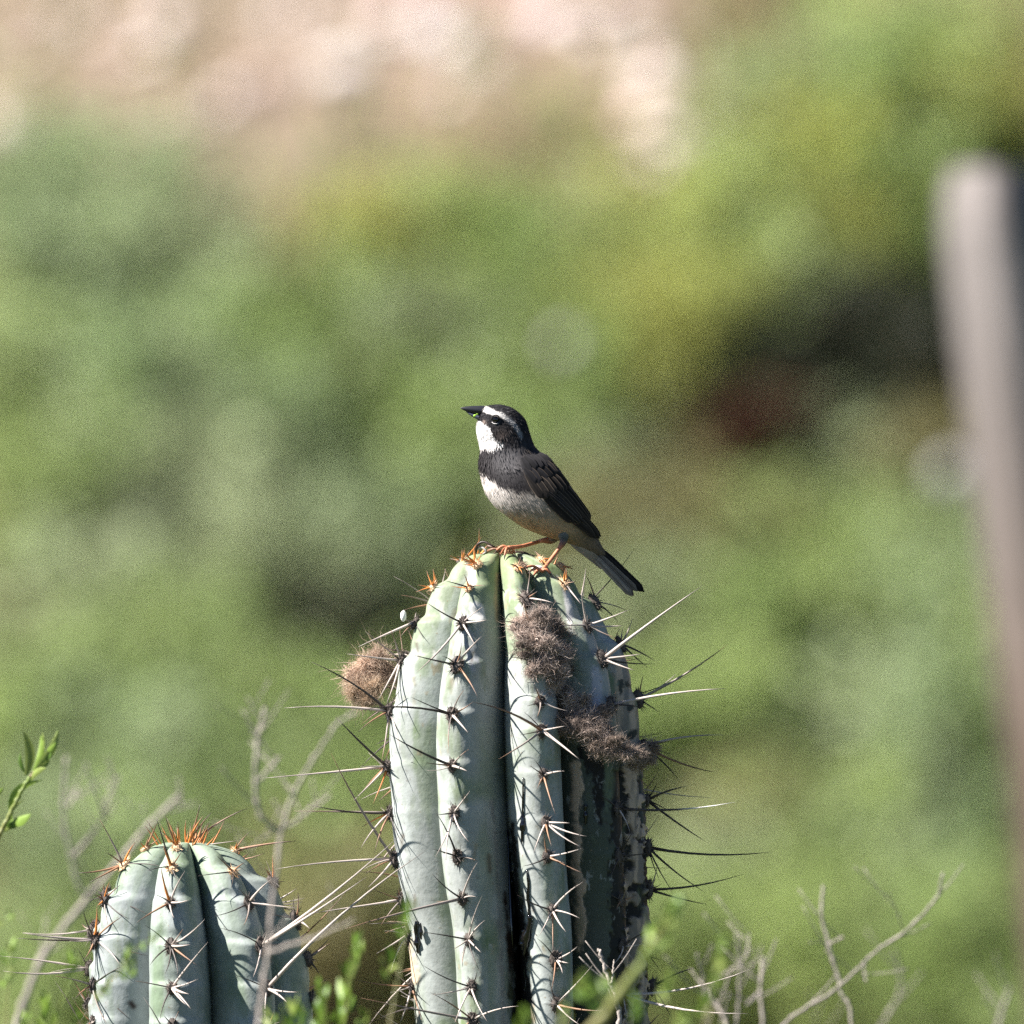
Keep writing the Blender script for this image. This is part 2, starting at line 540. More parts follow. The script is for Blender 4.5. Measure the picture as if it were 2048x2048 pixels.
def paint_main(f):
    PX, PY, t, phi = f['PX'], f['PY'], f['t'], f['phi']
    p3 = np.stack([np.cos(f['ang']) * 3, np.sin(f['ang']) * 3, f['Z'] * 30], -1)
    streak = fbm(np.stack([phi / 5.0, f['Z'] * 14, 0 * phi], -1), 41, 4)
    blot = fbm(p3, 43, 5)
    fine = fbm(p3 * 7, 47, 3)
    glau = np.array([0.385, 0.41, 0.39]); green = np.array([0.185, 0.25, 0.125]); young = np.array([0.235, 0.305, 0.135])
    c = mix(glau, green, np.clip(sm(0.44, 0.66, blot) * 0.7 + sm(0.50, 0.72, streak) * 0.45, 0, 1))
    wax = sm(0.52, 0.70, fbm(p3 * np.array([2.2, 2.2, 1.1]) + 5.5, 45, 4))
    c = mix(c, np.array([0.46, 0.50, 0.48]), wax * 0.55)
    c = mix(c, young, (1 - sm(1105, 1290, PY)) * 0.8 * (1 - 0.6 * wax))
    scar = sm(0.70, 0.74, fbm(p3 * 5 + 3, 49, 3)) * sm(0.45, 0.6, blot)
    c = mix(c, np.array([0.33, 0.27, 0.17]), scar * 0.7)
    edge = np.exp(-((np.abs(t) - 0.0) / 0.10) ** 2)
    c = mix(c, np.array([0.36, 0.40, 0.24]), edge * 0.45 * sm(0.4, 0.6, streak))
    c = c * (0.86 + 0.28 * fine)[..., None]
    front = (np.abs(phi) < 100)
    push = np.zeros_like(PX)
    def blend(col, m, dp=0.0):
        nonlocal c, push
        m = m * front
        c = mix(c, col, m)
        push = push + dp * m
    cork = np.array([0.66, 0.50, 0.375]); black = np.array([0.012, 0.010, 0.009]); white = np.array([0.74, 0.72, 0.70])
    pits = sm(0.60, 0.68, fbm(np.stack([PX / 17, PY / 24, 0 * PX], -1), 51, 4))
    corkcol = mix(cork, np.array([0.30, 0.25, 0.21]), sm(0.42, 0.6, fbm(np.stack([PX / 9, PY / 60, 0 * PX], -1), 53, 4)))
    corkcol = mix(corkcol, black, pits)
    dull_shade = sm(1380, 1520, PY) * sm(24, 34, phi) * (1 - sm(100, 112, phi))  # darker decayed skin on the right ribs, also painted to deepen their shade
    c = mix(c, np.array([0.055, 0.068, 0.052]) * (0.6 + 0.8 * blot)[..., None], dull_shade * 0.9)
    # decayed bark on the two right ribs, some painted shade between, and in the grooves
    m1 = seg_mask(PX, PY, [(1262, 1540), (1268, 1640), (1272, 1760), (1276, 1900), (1270, 2060), (1270, 2300)], 14, 26, 61, 16)
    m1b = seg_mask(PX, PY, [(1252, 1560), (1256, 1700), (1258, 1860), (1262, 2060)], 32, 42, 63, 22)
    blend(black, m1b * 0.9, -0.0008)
    c = np.where((m1 * front > 0.5)[..., None], corkcol, c)
    push = push + 0.0016 * m1 * front * (1 - pits)
    m2 = seg_mask(PX, PY, [(1146, 1530), (1152, 1600), (1154, 1700), (1160, 1800), (1156, 1900)], 9, 8, 65, 13)
    blend(cork * 0.95, m2, 0.0012)
    m2b = seg_mask(PX, PY, [(1180, 1500), (1195, 1560), (1200, 1640)], 26, 6, 67, 18)  # black patch, part rot and part painted shade
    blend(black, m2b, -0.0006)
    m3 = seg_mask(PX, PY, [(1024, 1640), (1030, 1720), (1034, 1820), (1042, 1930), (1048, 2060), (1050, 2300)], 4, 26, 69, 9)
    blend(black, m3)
    m4 = seg_mask(PX, PY, [(985, 1600), (992, 1700), (1000, 1800), (1004, 1960), (1006, 2060)], 2, 6, 71, 8)
    blend(np.array([0.30, 0.29, 0.28]), m4 * 0.8)
    m4b = seg_mask(PX, PY, [(1010, 1780), (1018, 1880), (1022, 1990)], 3, 6, 72, 7)
    blend(np.array([0.045, 0.028, 0.02]), m4b)
    # greyish scuffed skin near the top right and the white bird droppings
    m5 = seg_mask(PX, PY, [(1190, 1340), (1194, 1380), (1186, 1440)], 9, 12, 73, 8)
    blend(np.array([0.50, 0.50, 0.54]), m5, 0.0004)
    m6 = seg_mask(PX, PY, [(1240, 1330), (1250, 1400), (1256, 1480)], 16, 18, 75, 12)
    blend(corkcol, m6 * 0.85, 0.0004)
    m7 = seg_mask(PX, PY, [(1132, 1180), (1136, 1215), (1142, 1262)], 5, 5, 77, 5)
    blend(white * 0.95, m7)
    for a, b, w, s in (((940, 1135), (946, 1165), 9, 81), ((952, 1215), (958, 1232), 12, 83), ((1040, 1215), (1046, 1230), 7, 85), ((918, 1232), (940, 1238), 5, 87), ((880, 1212), (884, 1232), 7, 88)):
        blend(white, seg_mask(PX, PY, [a, b], w, w * 0.8, s, 7))
    m9 = seg_mask(PX, PY, [(928, 1256), (940, 1275), (950, 1330)], 13, 8, 89, 10)
    blend(np.array([0.40, 0.41, 0.45]), m9 * 0.8)
    m10 = seg_mask(PX, PY, [(996, 1150), (992, 1200), (996, 1240)], 4, 4, 91, 4)
    blend(np.array([0.50, 0.36, 0.23]), m10 * 0.8)
    m11 = seg_mask(PX, PY, [(818, 1880), (822, 1930), (830, 1960)], 10, 9, 93, 8)
    blend(np.array([0.62, 0.50, 0.36]), m11, 0.0006)
    m12 = seg_mask(PX, PY, [(876, 1735), (877, 1760)], 3, 3, 95, 4)
    blend(white * 0.9, m12)
    rsx = random.Random(31)
    for k in range(34):          # corky scars, scrapes and dust marks
        x0, y0 = rsx.uniform(790, 1120), rsx.uniform(1180, 2040)
        ln = rsx.uniform(4, 34)
        col = rsx.choice([np.array([0.50, 0.40, 0.28]), np.array([0.13, 0.10, 0.075]), np.array([0.58, 0.56, 0.54]), np.array([0.30, 0.27, 0.18])])
        blend(col, seg_mask(PX, PY, [(x0, y0), (x0 + rsx.uniform(-5, 5), y0 + ln)], rsx.uniform(0.5, 3.5), rsx.uniform(0.5, 2.5), 700 + k, rsx.uniform(2, 6)) * rsx.uniform(0.5, 0.95), rsx.choice([0.0003, 0, -0.0003]))
    specks = sm(0.84, 0.88, fbm(np.stack([phi / 1.3, PY / 6, 0 * PX], -1), 97, 2)) * 0.5
    c = mix(c, np.array([0.12, 0.10, 0.08]), specks)
    return np.clip(c * 0.76, 0.004, 0.75), push

prof_v = 760
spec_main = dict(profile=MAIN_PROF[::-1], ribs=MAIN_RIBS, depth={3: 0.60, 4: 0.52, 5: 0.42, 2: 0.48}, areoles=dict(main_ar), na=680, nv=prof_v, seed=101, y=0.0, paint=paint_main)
# profile sampled more densely where the picture shows it
def dense(prof, n_seen, n_low, cut=2120):
    prof = np.array(prof, float)
    cr = crom(prof, 4000)
    d = np.concatenate([[0], np.cumsum(np.hypot(np.diff(cr[:, 0]), np.diff(cr[:, 2])))])
    w = np.where(cr[:, 0] < cut, 1.0, 0.12)
    dw = np.concatenate([[0], np.cumsum(np.diff(d) * w[1:])])
    q = np.linspace(0, dw[-1], n_seen)
    return np.stack([np.interp(q, dw, cr[:, k]) for k in range(3)], -1)
spec_main['profile'] = dense(MAIN_PROF[::-1], 700, 0)
spec_main['nv'] = 700

cactus = thing('columnar_cactus', (P(1100, 0)[0], 0, 0), 'tall ribbed columnar cactus with woolly brown clumps that the bird perches on', 'cactus')
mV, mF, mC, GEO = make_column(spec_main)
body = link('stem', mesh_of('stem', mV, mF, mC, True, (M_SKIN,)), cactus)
CACTUS_BVH = BVHTree.FromPolygons([tuple(v) for v in mV], mF)

def surf(px, py, bvh=None):
    """Point and normal where the sight line of a pixel meets the cactus."""
    bvh = bvh or CACTUS_BVH
    o = Vector((0, -DIST, Z0))
    d = (Vector(P(px, py)) - o).normalized()
    hit = bvh.ray_cast(o, d)
    if hit[0] is None:
        hit = bvh.find_nearest(Vector(P(px, py)))
    return np.array(hit[0]), np.array(hit[1])

# hero spines: (rib, row of areole, tip px, tip py, radius mm, tone, depth shift of the tip in mm towards the camera)
G, D_, L_, O_, B_ = 'grey', 'dark', 'pale', 'orange', 'brown'
HERO = [
 (2, 1246, 716, 1294, .75, L_, 5), (2, 1246, 806, 1238, .45, G, 2), (2, 1246, 848, 1278, .35, D_, 12), (2, 1246, 800, 1275, .4, B_, 3),
 (2, 1321, 695, 1308, .7, L_, 10), (2, 1321, 781, 1259, .55, G, 6), (2, 1321, 757, 1399, .6, L_, 14), (2, 1321, 773, 1407, .55, L_, 18), (2, 1321, 730, 1262, .45, D_, -8),
 (2, 1422, 568, 1416, .85, L_, 4), (2, 1422, 623, 1324, .8, D_, 12), (2, 1422, 716, 1464, .5, B_, 6), (2, 1422, 763, 1523, .6, G, 16), (2, 1422, 800, 1500, .45, L_, 18), (2, 1422, 800, 1380, .4, D_, 10),
 (2, 1532, 530, 1556, .8, L_, 6), (2, 1532, 721, 1533, .6, L_, 10), (2, 1532, 670, 1432, .85, D_, 14), (2, 1532, 722, 1588, .75, B_, 10), (2, 1532, 707, 1601, .55, L_, 16), (2, 1532, 746, 1608, .6, O_, 12), (2, 1532, 828, 1524, .4, D_, 14),
 (2, 1625, 588, 1622, .7, G, 8), (2, 1625, 611, 1608, .65, D_, 14), (2, 1625, 723, 1655, .45, O_, 6), (2, 1625, 722, 1696, .65, L_, 14), (2, 1625, 749, 1706, .55, B_, 14), (2, 1625, 806, 1690, .4, D_, 16),
 (2, 1718, 662, 1506, .85, G, 22), (2, 1718, 551, 1738, .75, L_, 6), (2, 1718, 736, 1775, .7, L_, 16), (2, 1718, 750, 1710, .4, G, 8), (2, 1718, 728, 1738, .5, L_, 10), (2, 1718, 730, 1748, .4, B_, 4),
 (2, 1800, 608, 1829, .6, L_, 4), (2, 1800, 745, 1778, .4, B_, 10), (2, 1800, 762, 1850, .4, G, 10), (2, 1869, 753, 1907, .55, L_, 10), (2, 1869, 768, 1862, .5, L_, 14), (2, 1869, 782, 1943, .4, L_, 10), (2, 1869, 790, 1842, .4, D_, 12),
 (2, 1971, 710, 1959, .5, B_, 4), (2, 1971, 800, 2046, .6, L_, 14), (2, 1971, 781, 1985, .4, L_, 12), (2, 1971, 786, 1940, .4, G, 14), (2, 1971, 845, 2044, .6, B_, 16),
 (3, 1177, 892, 1162, .5, D_, 8), (3, 1177, 928, 1148, .45, O_, 6), (3, 1177, 972, 1172, .35, B_, 10), (3, 1130, 928, 1104, .7, O_, 4), (3, 1130, 914, 1112, .6, O_, 6),
 (3, 1245, 853, 1205, .55, D_, 14), (3, 1245, 833, 1345, .7, L_, 24), (3, 1245, 950, 1290, .55, L_, 22), (3, 1245, 975, 1240, .6, L_, 10),
 (3, 1329, 823, 1309, .6, D_, 20), (3, 1329, 964, 1272, .65, L_, 18), (3, 1329, 956, 1396, .6, B_, 24), (3, 1329, 884, 1312, .4, D_, 12),
 (3, 1427, 719, 1420, .75, D_, 26), (3, 1427, 822, 1394, .5, D_, 16), (3, 1427, 928, 1380, .4, G, 14), (3, 1427, 936, 1465, .75, L_, 24), (3, 1427, 898, 1500, .5, G, 24), (3, 1427, 948, 1402, .45, B_, 10),
 (3, 1528, 778, 1468, .75, D_, 22), (3, 1528, 852, 1526, .5, B_, 12), (3, 1528, 938, 1498, .4, G, 12), (3, 1528, 934, 1542, .8, L_, 16),
 (3, 1622, 874, 1630, .45, D_, 10), (3, 1622, 940, 1582, .5, L_, 16), (3, 1622, 892, 1722, .65, L_, 24), (3, 1622, 870, 1715, .45, L_, 20), (3, 1622, 938, 1684, .5, L_, 18),
 (3, 1710, 872, 1625, .6, D_, 18), (3, 1710, 865, 1698, .5, D_, 12), (3, 1710, 955, 1722, .4, G, 10), (3, 1792, 690, 1858, .85, G, 40), (3, 1792, 955, 1724, .6, L_, 20), (3, 1792, 865, 1748, .5, D_, 12),
 (3, 1874, 845, 1864, .5, D_, 14), (3, 1874, 964, 1792, .5, L_, 16), (3, 1874, 970, 1840, .5, L_, 14), (3, 1874, 962, 1905, .55, L_, 16), (3, 1874, 925, 1935, .5, G, 18), (3, 1874, 908, 1898, .4, G, 12), (3, 1874, 964, 1950, .4, D_, 16),
 (3, 1968, 862, 1990, .5, L_, 16), (3, 1968, 845, 1930, .45, D_, 12), (3, 1968, 908, 2050, .55, L_, 20), (3, 1968, 975, 2044, .6, L_, 20), (3, 2035, 722, 1996, .8, G, 30), (3, 2035, 1038, 2012, .6, L_, 24), (3, 2035, 860, 1985, .45, B_, 12),
 (4, 1136, 1020, 1128, .4, B_, 8), (4, 1199, 1107, 1206, .7, L_, 10), (4, 1199, 1032, 1186, .45, B_, 6), (4, 1199, 1076, 1182, .45, B_, 6), (4, 1199, 1046, 1236, .35, G, 12), (4, 1254, 1000, 1241, .5, D_, 8),
 (4, 1459, 944, 1404, .8, B_, 30), (4, 1459, 1159, 1519, .85, L_, 24), (4, 1459, 998, 1518, .6, G, 22), (4, 1459, 1130, 1452, .5, L_, 16), (4, 1459, 1048, 1424, .35, D_, 10), (4, 1459, 1040, 1470, .35, D_, 10),
 (4, 1547, 1129, 1542, .65, L_, 16), (4, 1547, 1112, 1632, .55, B_, 20), (4, 1547, 1069, 1520, .4, D_, 8),
 (4, 1641, 1139, 1646, .6, L_, 14), (4, 1641, 1174, 1673, .6, L_, 18), (4, 1641, 1067, 1706, .55, L_, 16), (4, 1641, 1163, 1694, .55, L_, 16), (4, 1641, 1104, 1694, .5, B_, 20),
 (4, 1710, 1163, 1697, .55, L_, 14), (4, 1710, 1046, 1732, .5, D_, 12), (4, 1710, 1170, 1748, .5, B_, 14), (4, 1710, 1132, 1726, .5, B_, 10),
 (4, 1815, 1166, 1764, .6, L_, 16), (4, 1815, 1160, 1837, .5, L_, 16), (4, 1815, 1132, 1864, .65, L_, 20), (4, 1815, 1078, 1872, .45, L_, 16), (4, 1815, 1035, 1790, .55, D_, 14), (4, 1815, 1106, 1910, .45, B_, 18),
 (4, 1914, 1155, 1893, .6, L_, 14), (4, 1914, 1137, 1926, .6, L_, 12), (4, 1914, 1125, 1947, .55, L_, 16), (4, 1914, 1074, 1876, .4, D_, 10), (4, 1914, 1102, 1985, .4, B_, 16),
 (4, 2004, 1187, 1929, .65, L_, 18), (4, 2004, 1218, 2022, .65, B_, 18), (4, 2004, 1098, 1950, .35, D_, 8), (4, 2004, 1160, 2050, .6, L_, 20),
 (5, 1168, 1132, 1136, .6, O_, 4), (5, 1168, 1152, 1163, .45, B_, 4), (5, 1168, 1120, 1162, .45, B_, 6), (5, 1168, 1162, 1208, .6, L_, 12),
 (5, 1252, 1163, 1183, .75, L_, 10), (5, 1252, 1259, 1219, .65, L_, 6), (5, 1252, 1246, 1251, .7, L_, 8), (5, 1252, 1118, 1252, .55, L_, 14), (5, 1252, 1232, 1276, .5, G, 6),
 (5, 1318, 1403, 1173, .95, L_, 16), (5, 1318, 1285, 1308, .6, L_, 8), (5, 1318, 1270, 1341, .65, L_, 12), (5, 1318, 1310, 1328, .6, D_, 2),
 (5, 1408, 1454, 1377, .95, L_, 24), (5, 1408, 1290, 1416, .5, D_, 10),
 (5, 1614, 1471, 1604, .75, D_, 20), (5, 1614, 1260, 1665, .5, L_, 10), (5, 1614, 1200, 1590, .4, D_, 8), (5, 1710, 1222, 1754, .45, D_, 12), (5, 1710, 1316, 1702, .4, D_, 10), (5, 1797, 1216, 1784, .4, D_, 10), (5, 1890, 1246, 1898, .45, L_, 8), (5, 1890, 1300, 1860, .45, D_, 8),
 (5, 1985, 1511, 1934, .8, L_, 45), (5, 1985, 1496, 2027, .8, L_, 60), (5, 1985, 1255, 2040, .5, L_, 14),
 (6, 1205, 1172, 1150, .55, B_, 0), (6, 1290, 1265, 1237, .55, L_, 6), (6, 1290, 1310, 1322, .6, D_, -4), (6, 1290, 1295, 1335, .5, D_, 0), (6, 1290, 1245, 1272, .4, D_, 6),
 (6, 1398, 1454, 1290, .8, G, 8), (6, 1398, 1352, 1348, .65, L_, 14), (6, 1398, 1318, 1424, .45, D_, 4),
 (6, 1492, 1448, 1470, .75, L_, 8), (6, 1492, 1432, 1545, .8, B_, 8), (6, 1492, 1360, 1562, .6, D_, 6), (6, 1492, 1345, 1508, .35, D_, 4), (6, 1492, 1338, 1482, .35, D_, 8),
 (6, 1600, 1376, 1572, .7, D_, 6), (6, 1600, 1411, 1683, .75, D_, 4), (6, 1600, 1338, 1622, .4, D_, 6), (6, 1600, 1272, 1668, .5, L_, 14),
 (6, 1695, 1543, 1704, .9, D_, 6), (6, 1695, 1339, 1731, .5, D_, 4), (6, 1695, 1409, 1784, .65, D_, 4), (6, 1695, 1346, 1785, .5, D_, 6), (6, 1695, 1320, 1762, .4, D_, 2),
 (6, 1779, 1487, 1748, .75, D_, 8), (6, 1779, 1415, 1809, .65, D_, 6), (6, 1779, 1312, 1756, .4, D_, 4), (6, 1875, 1318, 1868, .35, D_, 4), (6, 1875, 1312, 1898, .35, D_, 2), (6, 1875, 1300, 1852, .4, D_, 8),
 (6, 1974, 1391, 1935, .7, D_, 6), (6, 1974, 1322, 1998, .4, D_, 6), (6, 1974, 1330, 1980, .4, D_, 0), (6, 1974, 1316, 2012, .4, D_, 4), (6, 1974, 1345, 2040, .5, D_, 0),
]
TONE = {G: (SP_GREY, SP_BROWN * 0.8), D_: (SP_DARK * 1.25, SP_DARK), L_: (SP_PALE, SP_GREY), O_: (SP_OR, SP_BROWN), B_: (SP_BROWN * 1.25, SP_DARK)}

def dress(cact, geo, areoles, hero, ribs_seen, top_py, n_extra, seed):
    """Areoles with their spines on the ribs in view, each spine its own piece."""
    made = {}
    for r in ribs_seen:
        for py in areoles[r]:
            p, n, t = rib_point(geo, r, py)
            young = py < top_py + 75
            size = (0.0026 if young else 0.0034) * (0.85 + 0.4 * rng.random())
            o = place_areole(cact, p + n * 0.0002, n, t, size, young)
            made[(r, py)] = (o, p, n, t, young)
    count = {}
    for (r, py, tx, ty, mm, tone, fwd) in hero:
        o, p, n, t, young = made[(r, py)]
        ca, cb = TONE[tone]
        tip = P(tx, ty, p[1] - fwd * 0.001)
        band = (0.62, 1.0) if (r, py, tx) == (5, 1614, 1471) else None
        add_spine(o, p + n * 0.0008, tip, mm * 0.001, bend=rng.uniform(-0.05, 0.05), ca=ca, cb=cb, band=band)
        count[(r, py)] = count.get((r, py), 0) + 1
    for key, (o, p, n, t, young) in made.items():
        for q in range(max(0, n_extra - count.get(key, 0))):
            a = rng.uniform(0, 2 * math.pi)
            d = random_dir(n, t, rng.uniform(0.2, 0.75), a)
            L = rng.uniform(0.007, 0.020) * (0.55 if young else 1)
            ca, cb = TONE[rng.choice([O_, O_, B_] if young else [G, D_, L_, B_])]
            add_spine(o, p + n * 0.0008, p + d * L, rng.uniform(0.28, 0.5) * 0.001, bend=rng.uniform(-0.07, 0.07), ca=ca, cb=cb)
    return made

made_main = dress(cactus, GEO, main_ar, HERO, (2, 3, 4, 5, 6), 1105, 5, 5)

def far_spines(cact, geo, ribs_all, ribs_seen, top_py, bottom_py, base_n):
    """Areoles and spines on the far side and below the picture, one joined mass."""
    mb = MB()
    r2 = random.Random(base_n)
    for r in ribs_all:
        py = top_py + 15 + r2.random() * 30 if r not in ribs_seen else bottom_py
        while py < PX_GROUND - 60:
            p, n, t = rib_point(geo, r, py)
            for q in range(6):
                d = random_dir(n, t, r2.uniform(0.25, 0.95), r2.uniform(0, 6.28))
                L = r2.uniform(0.01, 0.03) * (1.9 if q == 0 else 1) * (0.5 if py < top_py + 80 else 1)
                ca, cb = TONE[r2.choice([G, D_, L_, B_] if py > top_py + 80 else [O_, B_])]
                mb.add(*spine_geo(p, p + d * L, r2.uniform(0.35, 0.7) * 0.001, 0.03, ca, cb, None, 5, 5))
            V = [p + 0.0035 * (np.array(v)) for v in ((1, 0, 0), (-1, 0, 0), (0, 1, 0), (0, -1, 0), (0, 0, 1), (0, 0, -1))]
            mb.add(V, [(0, 2, 4), (2, 1, 4), (1, 3, 4), (3, 0, 4), (2, 0, 5), (1, 2, 5), (3, 1, 5), (0, 3, 5)], (0.08, 0.07, 0.06))
            py += r2.uniform(75, 105)
    o = mb.build('far_spines', M_SPINE, cact)
    o['kind'] = 'stuff'
far_spines(cactus, GEO, range(9), (2, 3, 4, 5, 6), 1105, 2090, 77)

# woolly dried flower clumps, one part each
def woolly(name, parent, centre, radii, n_str, L, col_a, col_b, seed, core=0.75):
    r2 = np.random.default_rng(seed)
    mb = MB()
    centre = np.asarray(centre, float); radii = np.asarray(radii, float)
    n, m = 14, 9
    th = np.linspace(0, math.pi, m)[:, None]; ph = np.linspace(0, 2 * math.pi, n, endpoint=False)[None, :]
    D = np.stack([np.sin(th) * np.cos(ph), np.sin(th) * np.sin(ph), np.cos(th) + 0 * ph], -1)
    F = [(a * n + b, a * n + (b + 1) % n, (a + 1) * n + (b + 1) % n, (a + 1) * n + b) for a in range(m - 1) for b in range(n)]
    lobes = max(4, min(11, n_str // 90))
    for lb in range(lobes):
        o_ = r2.normal(size=3); o_ /= np.linalg.norm(o_)
        cl = centre + o_ * radii * (r2.uniform(0.40, 0.98) if lb else 0)
        rl = radii * core * (r2.uniform(0.22, 0.62) if lb else 0.66) * r2.uniform(0.75, 1.3, 3)
        tone = r2.uniform(0.5, 1.4)
        kd = (0.6 + 0.8 * fbm(D * 2.6 + seed + lb, seed, 3))[..., None]
        mb.add((cl + D * rl * kd * 0.66).reshape(-1, 3), F, [np.asarray(col_b) * tone * (0.4 + 0.5 * r2.random()) for _ in range(n * m)])
        ns = int(3.4 * n_str / lobes)
        DD = r2.normal(size=(ns, 3)); DD /= np.linalg.norm(DD, axis=1)[:, None]
        KK = 0.6 + 0.8 * fbm(DD * 2.6 + seed + lb, seed, 3)
        flow = r2.normal(size=3)
        for q in range(ns):
            d = DD[q]
            p = cl + d * rl * KK[q] * r2.uniform(0.45, 1.05)
            v = d * r2.uniform(0.1, 1.1) + r2.normal(size=3) * 0.6 + flow * 0.35
            v /= np.linalg.norm(v)
            ln = L * r2.uniform(0.2, 0.8) * (2.3 if r2.random() < 0.08 else 1)
            pts = [p]
            for s_ in range(3):
                v = v + r2.normal(size=3) * 0.5
                v /= np.linalg.norm(v)
                pts.append(pts[-1] + v * ln / 3)
            w = np.cross(v, r2.normal(size=3)); w /= np.linalg.norm(w)
            w *= r2.uniform(0.00006, 0.00019)
            c = mix(col_a, col_b, np.array(r2.random())) * r2.uniform(0.55, 1.25) * tone
            VV = []
            for s_, a in enumerate(pts):
                f = 1 - 0.28 * s_
                VV += [a - w * f, a + w * f]
            mb.add(VV, [(2 * s_, 2 * s_ + 1, 2 * s_ + 3, 2 * s_ + 2) for s_ in range(3)], c)
    return mb.build(name, M_FLUFF, parent)

WA, WB = np.array([0.62, 0.52, 0.46]), np.array([0.36, 0.275, 0.23])
def clump(px, py, rx, ry, n, lift, seed, a=WA, b=WB, L=0.008, rz=None):
    p, nn = surf(px, py)
    c = P(px, py, p[1] - lift * 1.3)
    woolly('woolly_clump', cactus, c, (rx * S * 1.3, (rz or min(rx, ry)) * S * 0.95, ry * S * 1.3), int(n * 1.2), L, a, b, seed)
for a in ((1076, 1252, 42, 34, 900, 0.004, 1), (1108, 1262, 34, 30, 700, 0.004, 2), (1060, 1290, 26, 22, 450, 0.004, 12), (1090, 1322, 42, 34, 900, 0.004, 3), (1120, 1330, 26, 24, 500, 0.004, 13),
          (1106, 1362, 32, 26, 600, 0.004, 4), (1118, 1412, 30, 36, 700, 0.006, 5), (1160, 1440, 44, 40, 1100, 0.009, 6), (1186, 1462, 32, 26, 600, 0.010, 7), (1128, 1388, 18, 16, 260, 0.006, 31), (1142, 1428, 20, 18, 300, 0.009, 32), (1206, 1478, 18, 12, 260, 0.012, 33), (1180, 1438, 22, 14, 260, 0.009, 34), (1052, 1268, 16, 14, 200, 0.003, 35), (1100, 1290, 20, 18, 260, 0.005, 36), (1132, 1300, 14, 16, 200, 0.003, 37), (1214, 1486, 20, 10, 220, 0.014, 38)):
    clump(*a)
for a in ((1232, 1500, 42, 24, 1000, 0.016, 8), (1262, 1506, 40, 25, 1000, 0.016, 9), (1290, 1502, 26, 26, 700, 0.008, 10)):
    clump(*a, a=np.array([0.60, 0.48, 0.40]), b=np.array([0.40, 0.31, 0.25]), L=0.0055)
woolly('woolly_clump', cactus, P(746, 1356, 0.010), (48 * S, 42 * S, 56 * S), 2300, 0.012, np.array([0.66, 0.52, 0.42]), np.array([0.38, 0.26, 0.19]), 21, 0.8)
woolly('woolly_clump', cactus, P(728, 1384, 0.002), (30 * S, 28 * S, 34 * S), 1100, 0.010, np.array([0.70, 0.57, 0.44]), np.array([0.42, 0.29, 0.19]), 22, 0.8)
woolly('woolly_clump', cactus, P(940, 1124, -0.02), (20 * S, 14 * S, 7 * S), 160, 0.004, np.array([0.62, 0.44, 0.30]), np.array([0.36, 0.22, 0.12]), 23, 0.7)
woolly('woolly_clump', cactus, P(1012, 1104, -0.012), (18 * S, 14 * S, 7 * S), 160, 0.004, np.array([0.62, 0.40, 0.25]), np.array([0.36, 0.20, 0.11]), 24, 0.7)
woolly('woolly_clump', cactus, surf(1045, 1134)[0], (20 * S, 12 * S, 8 * S), 160, 0.004, np.array([0.55, 0.42, 0.34]), np.array([0.30, 0.20, 0.14]), 25, 0.7)

# thick young orange spikes round the crown
for k, (bx, by, tx, ty, dep) in enumerate(((925, 1122, 924, 1099, -0.006), (949, 1118, 948, 1093, -0.01), (1075, 1124, 1076, 1108, 0.012), (1066, 1122, 1062, 1114, 0.004), (1131, 1166, 1133, 1138, -0.008),
                                            (872, 1170, 866, 1138, -0.004), (868, 1172, 836, 1170, -0.004), (876, 1176, 886, 1166, -0.01), (1000, 1104, 996, 1090, 0.0), (960, 1106, 975, 1090, 0.006))):
    V, F, C = spine_geo(P(bx, by + 6, dep), P(tx, ty, dep - 0.002), 0.0009 if k not in (6, 7, 8) else 0.0004, 0.02, SP_OR * 1.15, SP_BROWN)
    mb = MB(); mb.add(V, F, C); mb.build('crown_spine', M_SPINE, cactus)

# dried curled remains on the crown behind the bird's foot, dark wiry
def wire(parent, name, pts, r, col, mat, y):
    q = crom([P(a, b, y - c) for a, b, c in pts], 22)
    mb = MB(); mb.add(*tube(q, np.linspace(r, r * 0.5, 22), 6, lambda u: tuple(np.asarray(col) * (0.8 + 0.4 * u)))); return mb.build(name, mat, parent)
for pts, c in (([(950, 1106, 0), (955, 1090, .004), (968, 1084, .006), (985, 1092, .008), (1000, 1102, .006)], (.03, .02, .016)),
               ([(952, 1100, 0), (962, 1094, .004), (972, 1102, .006), (966, 1108, .004)], (.30, .28, .26)),
               ([(975, 1092, .002), (992, 1096, .006), (1010, 1104, .006), (1030, 1103, .002)], (.10, .05, .03)),
               ([(1030, 1104, 0), (1050, 1106, 0), (1064, 1114, .002), (1070, 1124, .004)], (.05, .035, .03)),
               ([(968, 1108, 0), (980, 1100, .008), (994, 1098, .01), (1008, 1106, .012)], (.20, .10, .06))):
    wire(cactus, 'dried_petal', pts, 0.0009, c, M_SPINE, -0.004)

# black shining resin drips
def drip(px0, py0, px1, py1, w0, w1, lift=0.001):
    pts, rad = [], []
    for u in np.linspace(0, 1, 14):
        wob = 4.0 * (float(vnoise(np.array([u * 4, px0 * 0.1, py0 * 0.1]), 5)) - 0.5)
        p, n = surf(px0 + (px1 - px0) * u + wob, py0 + (py1 - py0) * u)
        pts.append(p + np.array([0, -lift, 0]))
        rad.append((w0 + (w1 - w0) * u ** 1.6) * S * (0.35 + 1.1 * float(vnoise(np.array([u * 6, py0 * 0.3, px1 * 0.2]), 8))) * (math.sin(math.pi * min(1, 0.06 + u * 0.94)) ** 0.35 if u > 0.5 else 1))
    pts = np.array(pts)
    pts[:, 1] = np.convolve(np.pad(pts[:, 1], 2, 'edge'), np.ones(5) / 5, 'valid')
    mb = MB(); mb.add(*tube(pts, rad, 10, lambda u: (0, 0, 0)))
    return mb.build('resin_drip', M_RESIN, cactus)
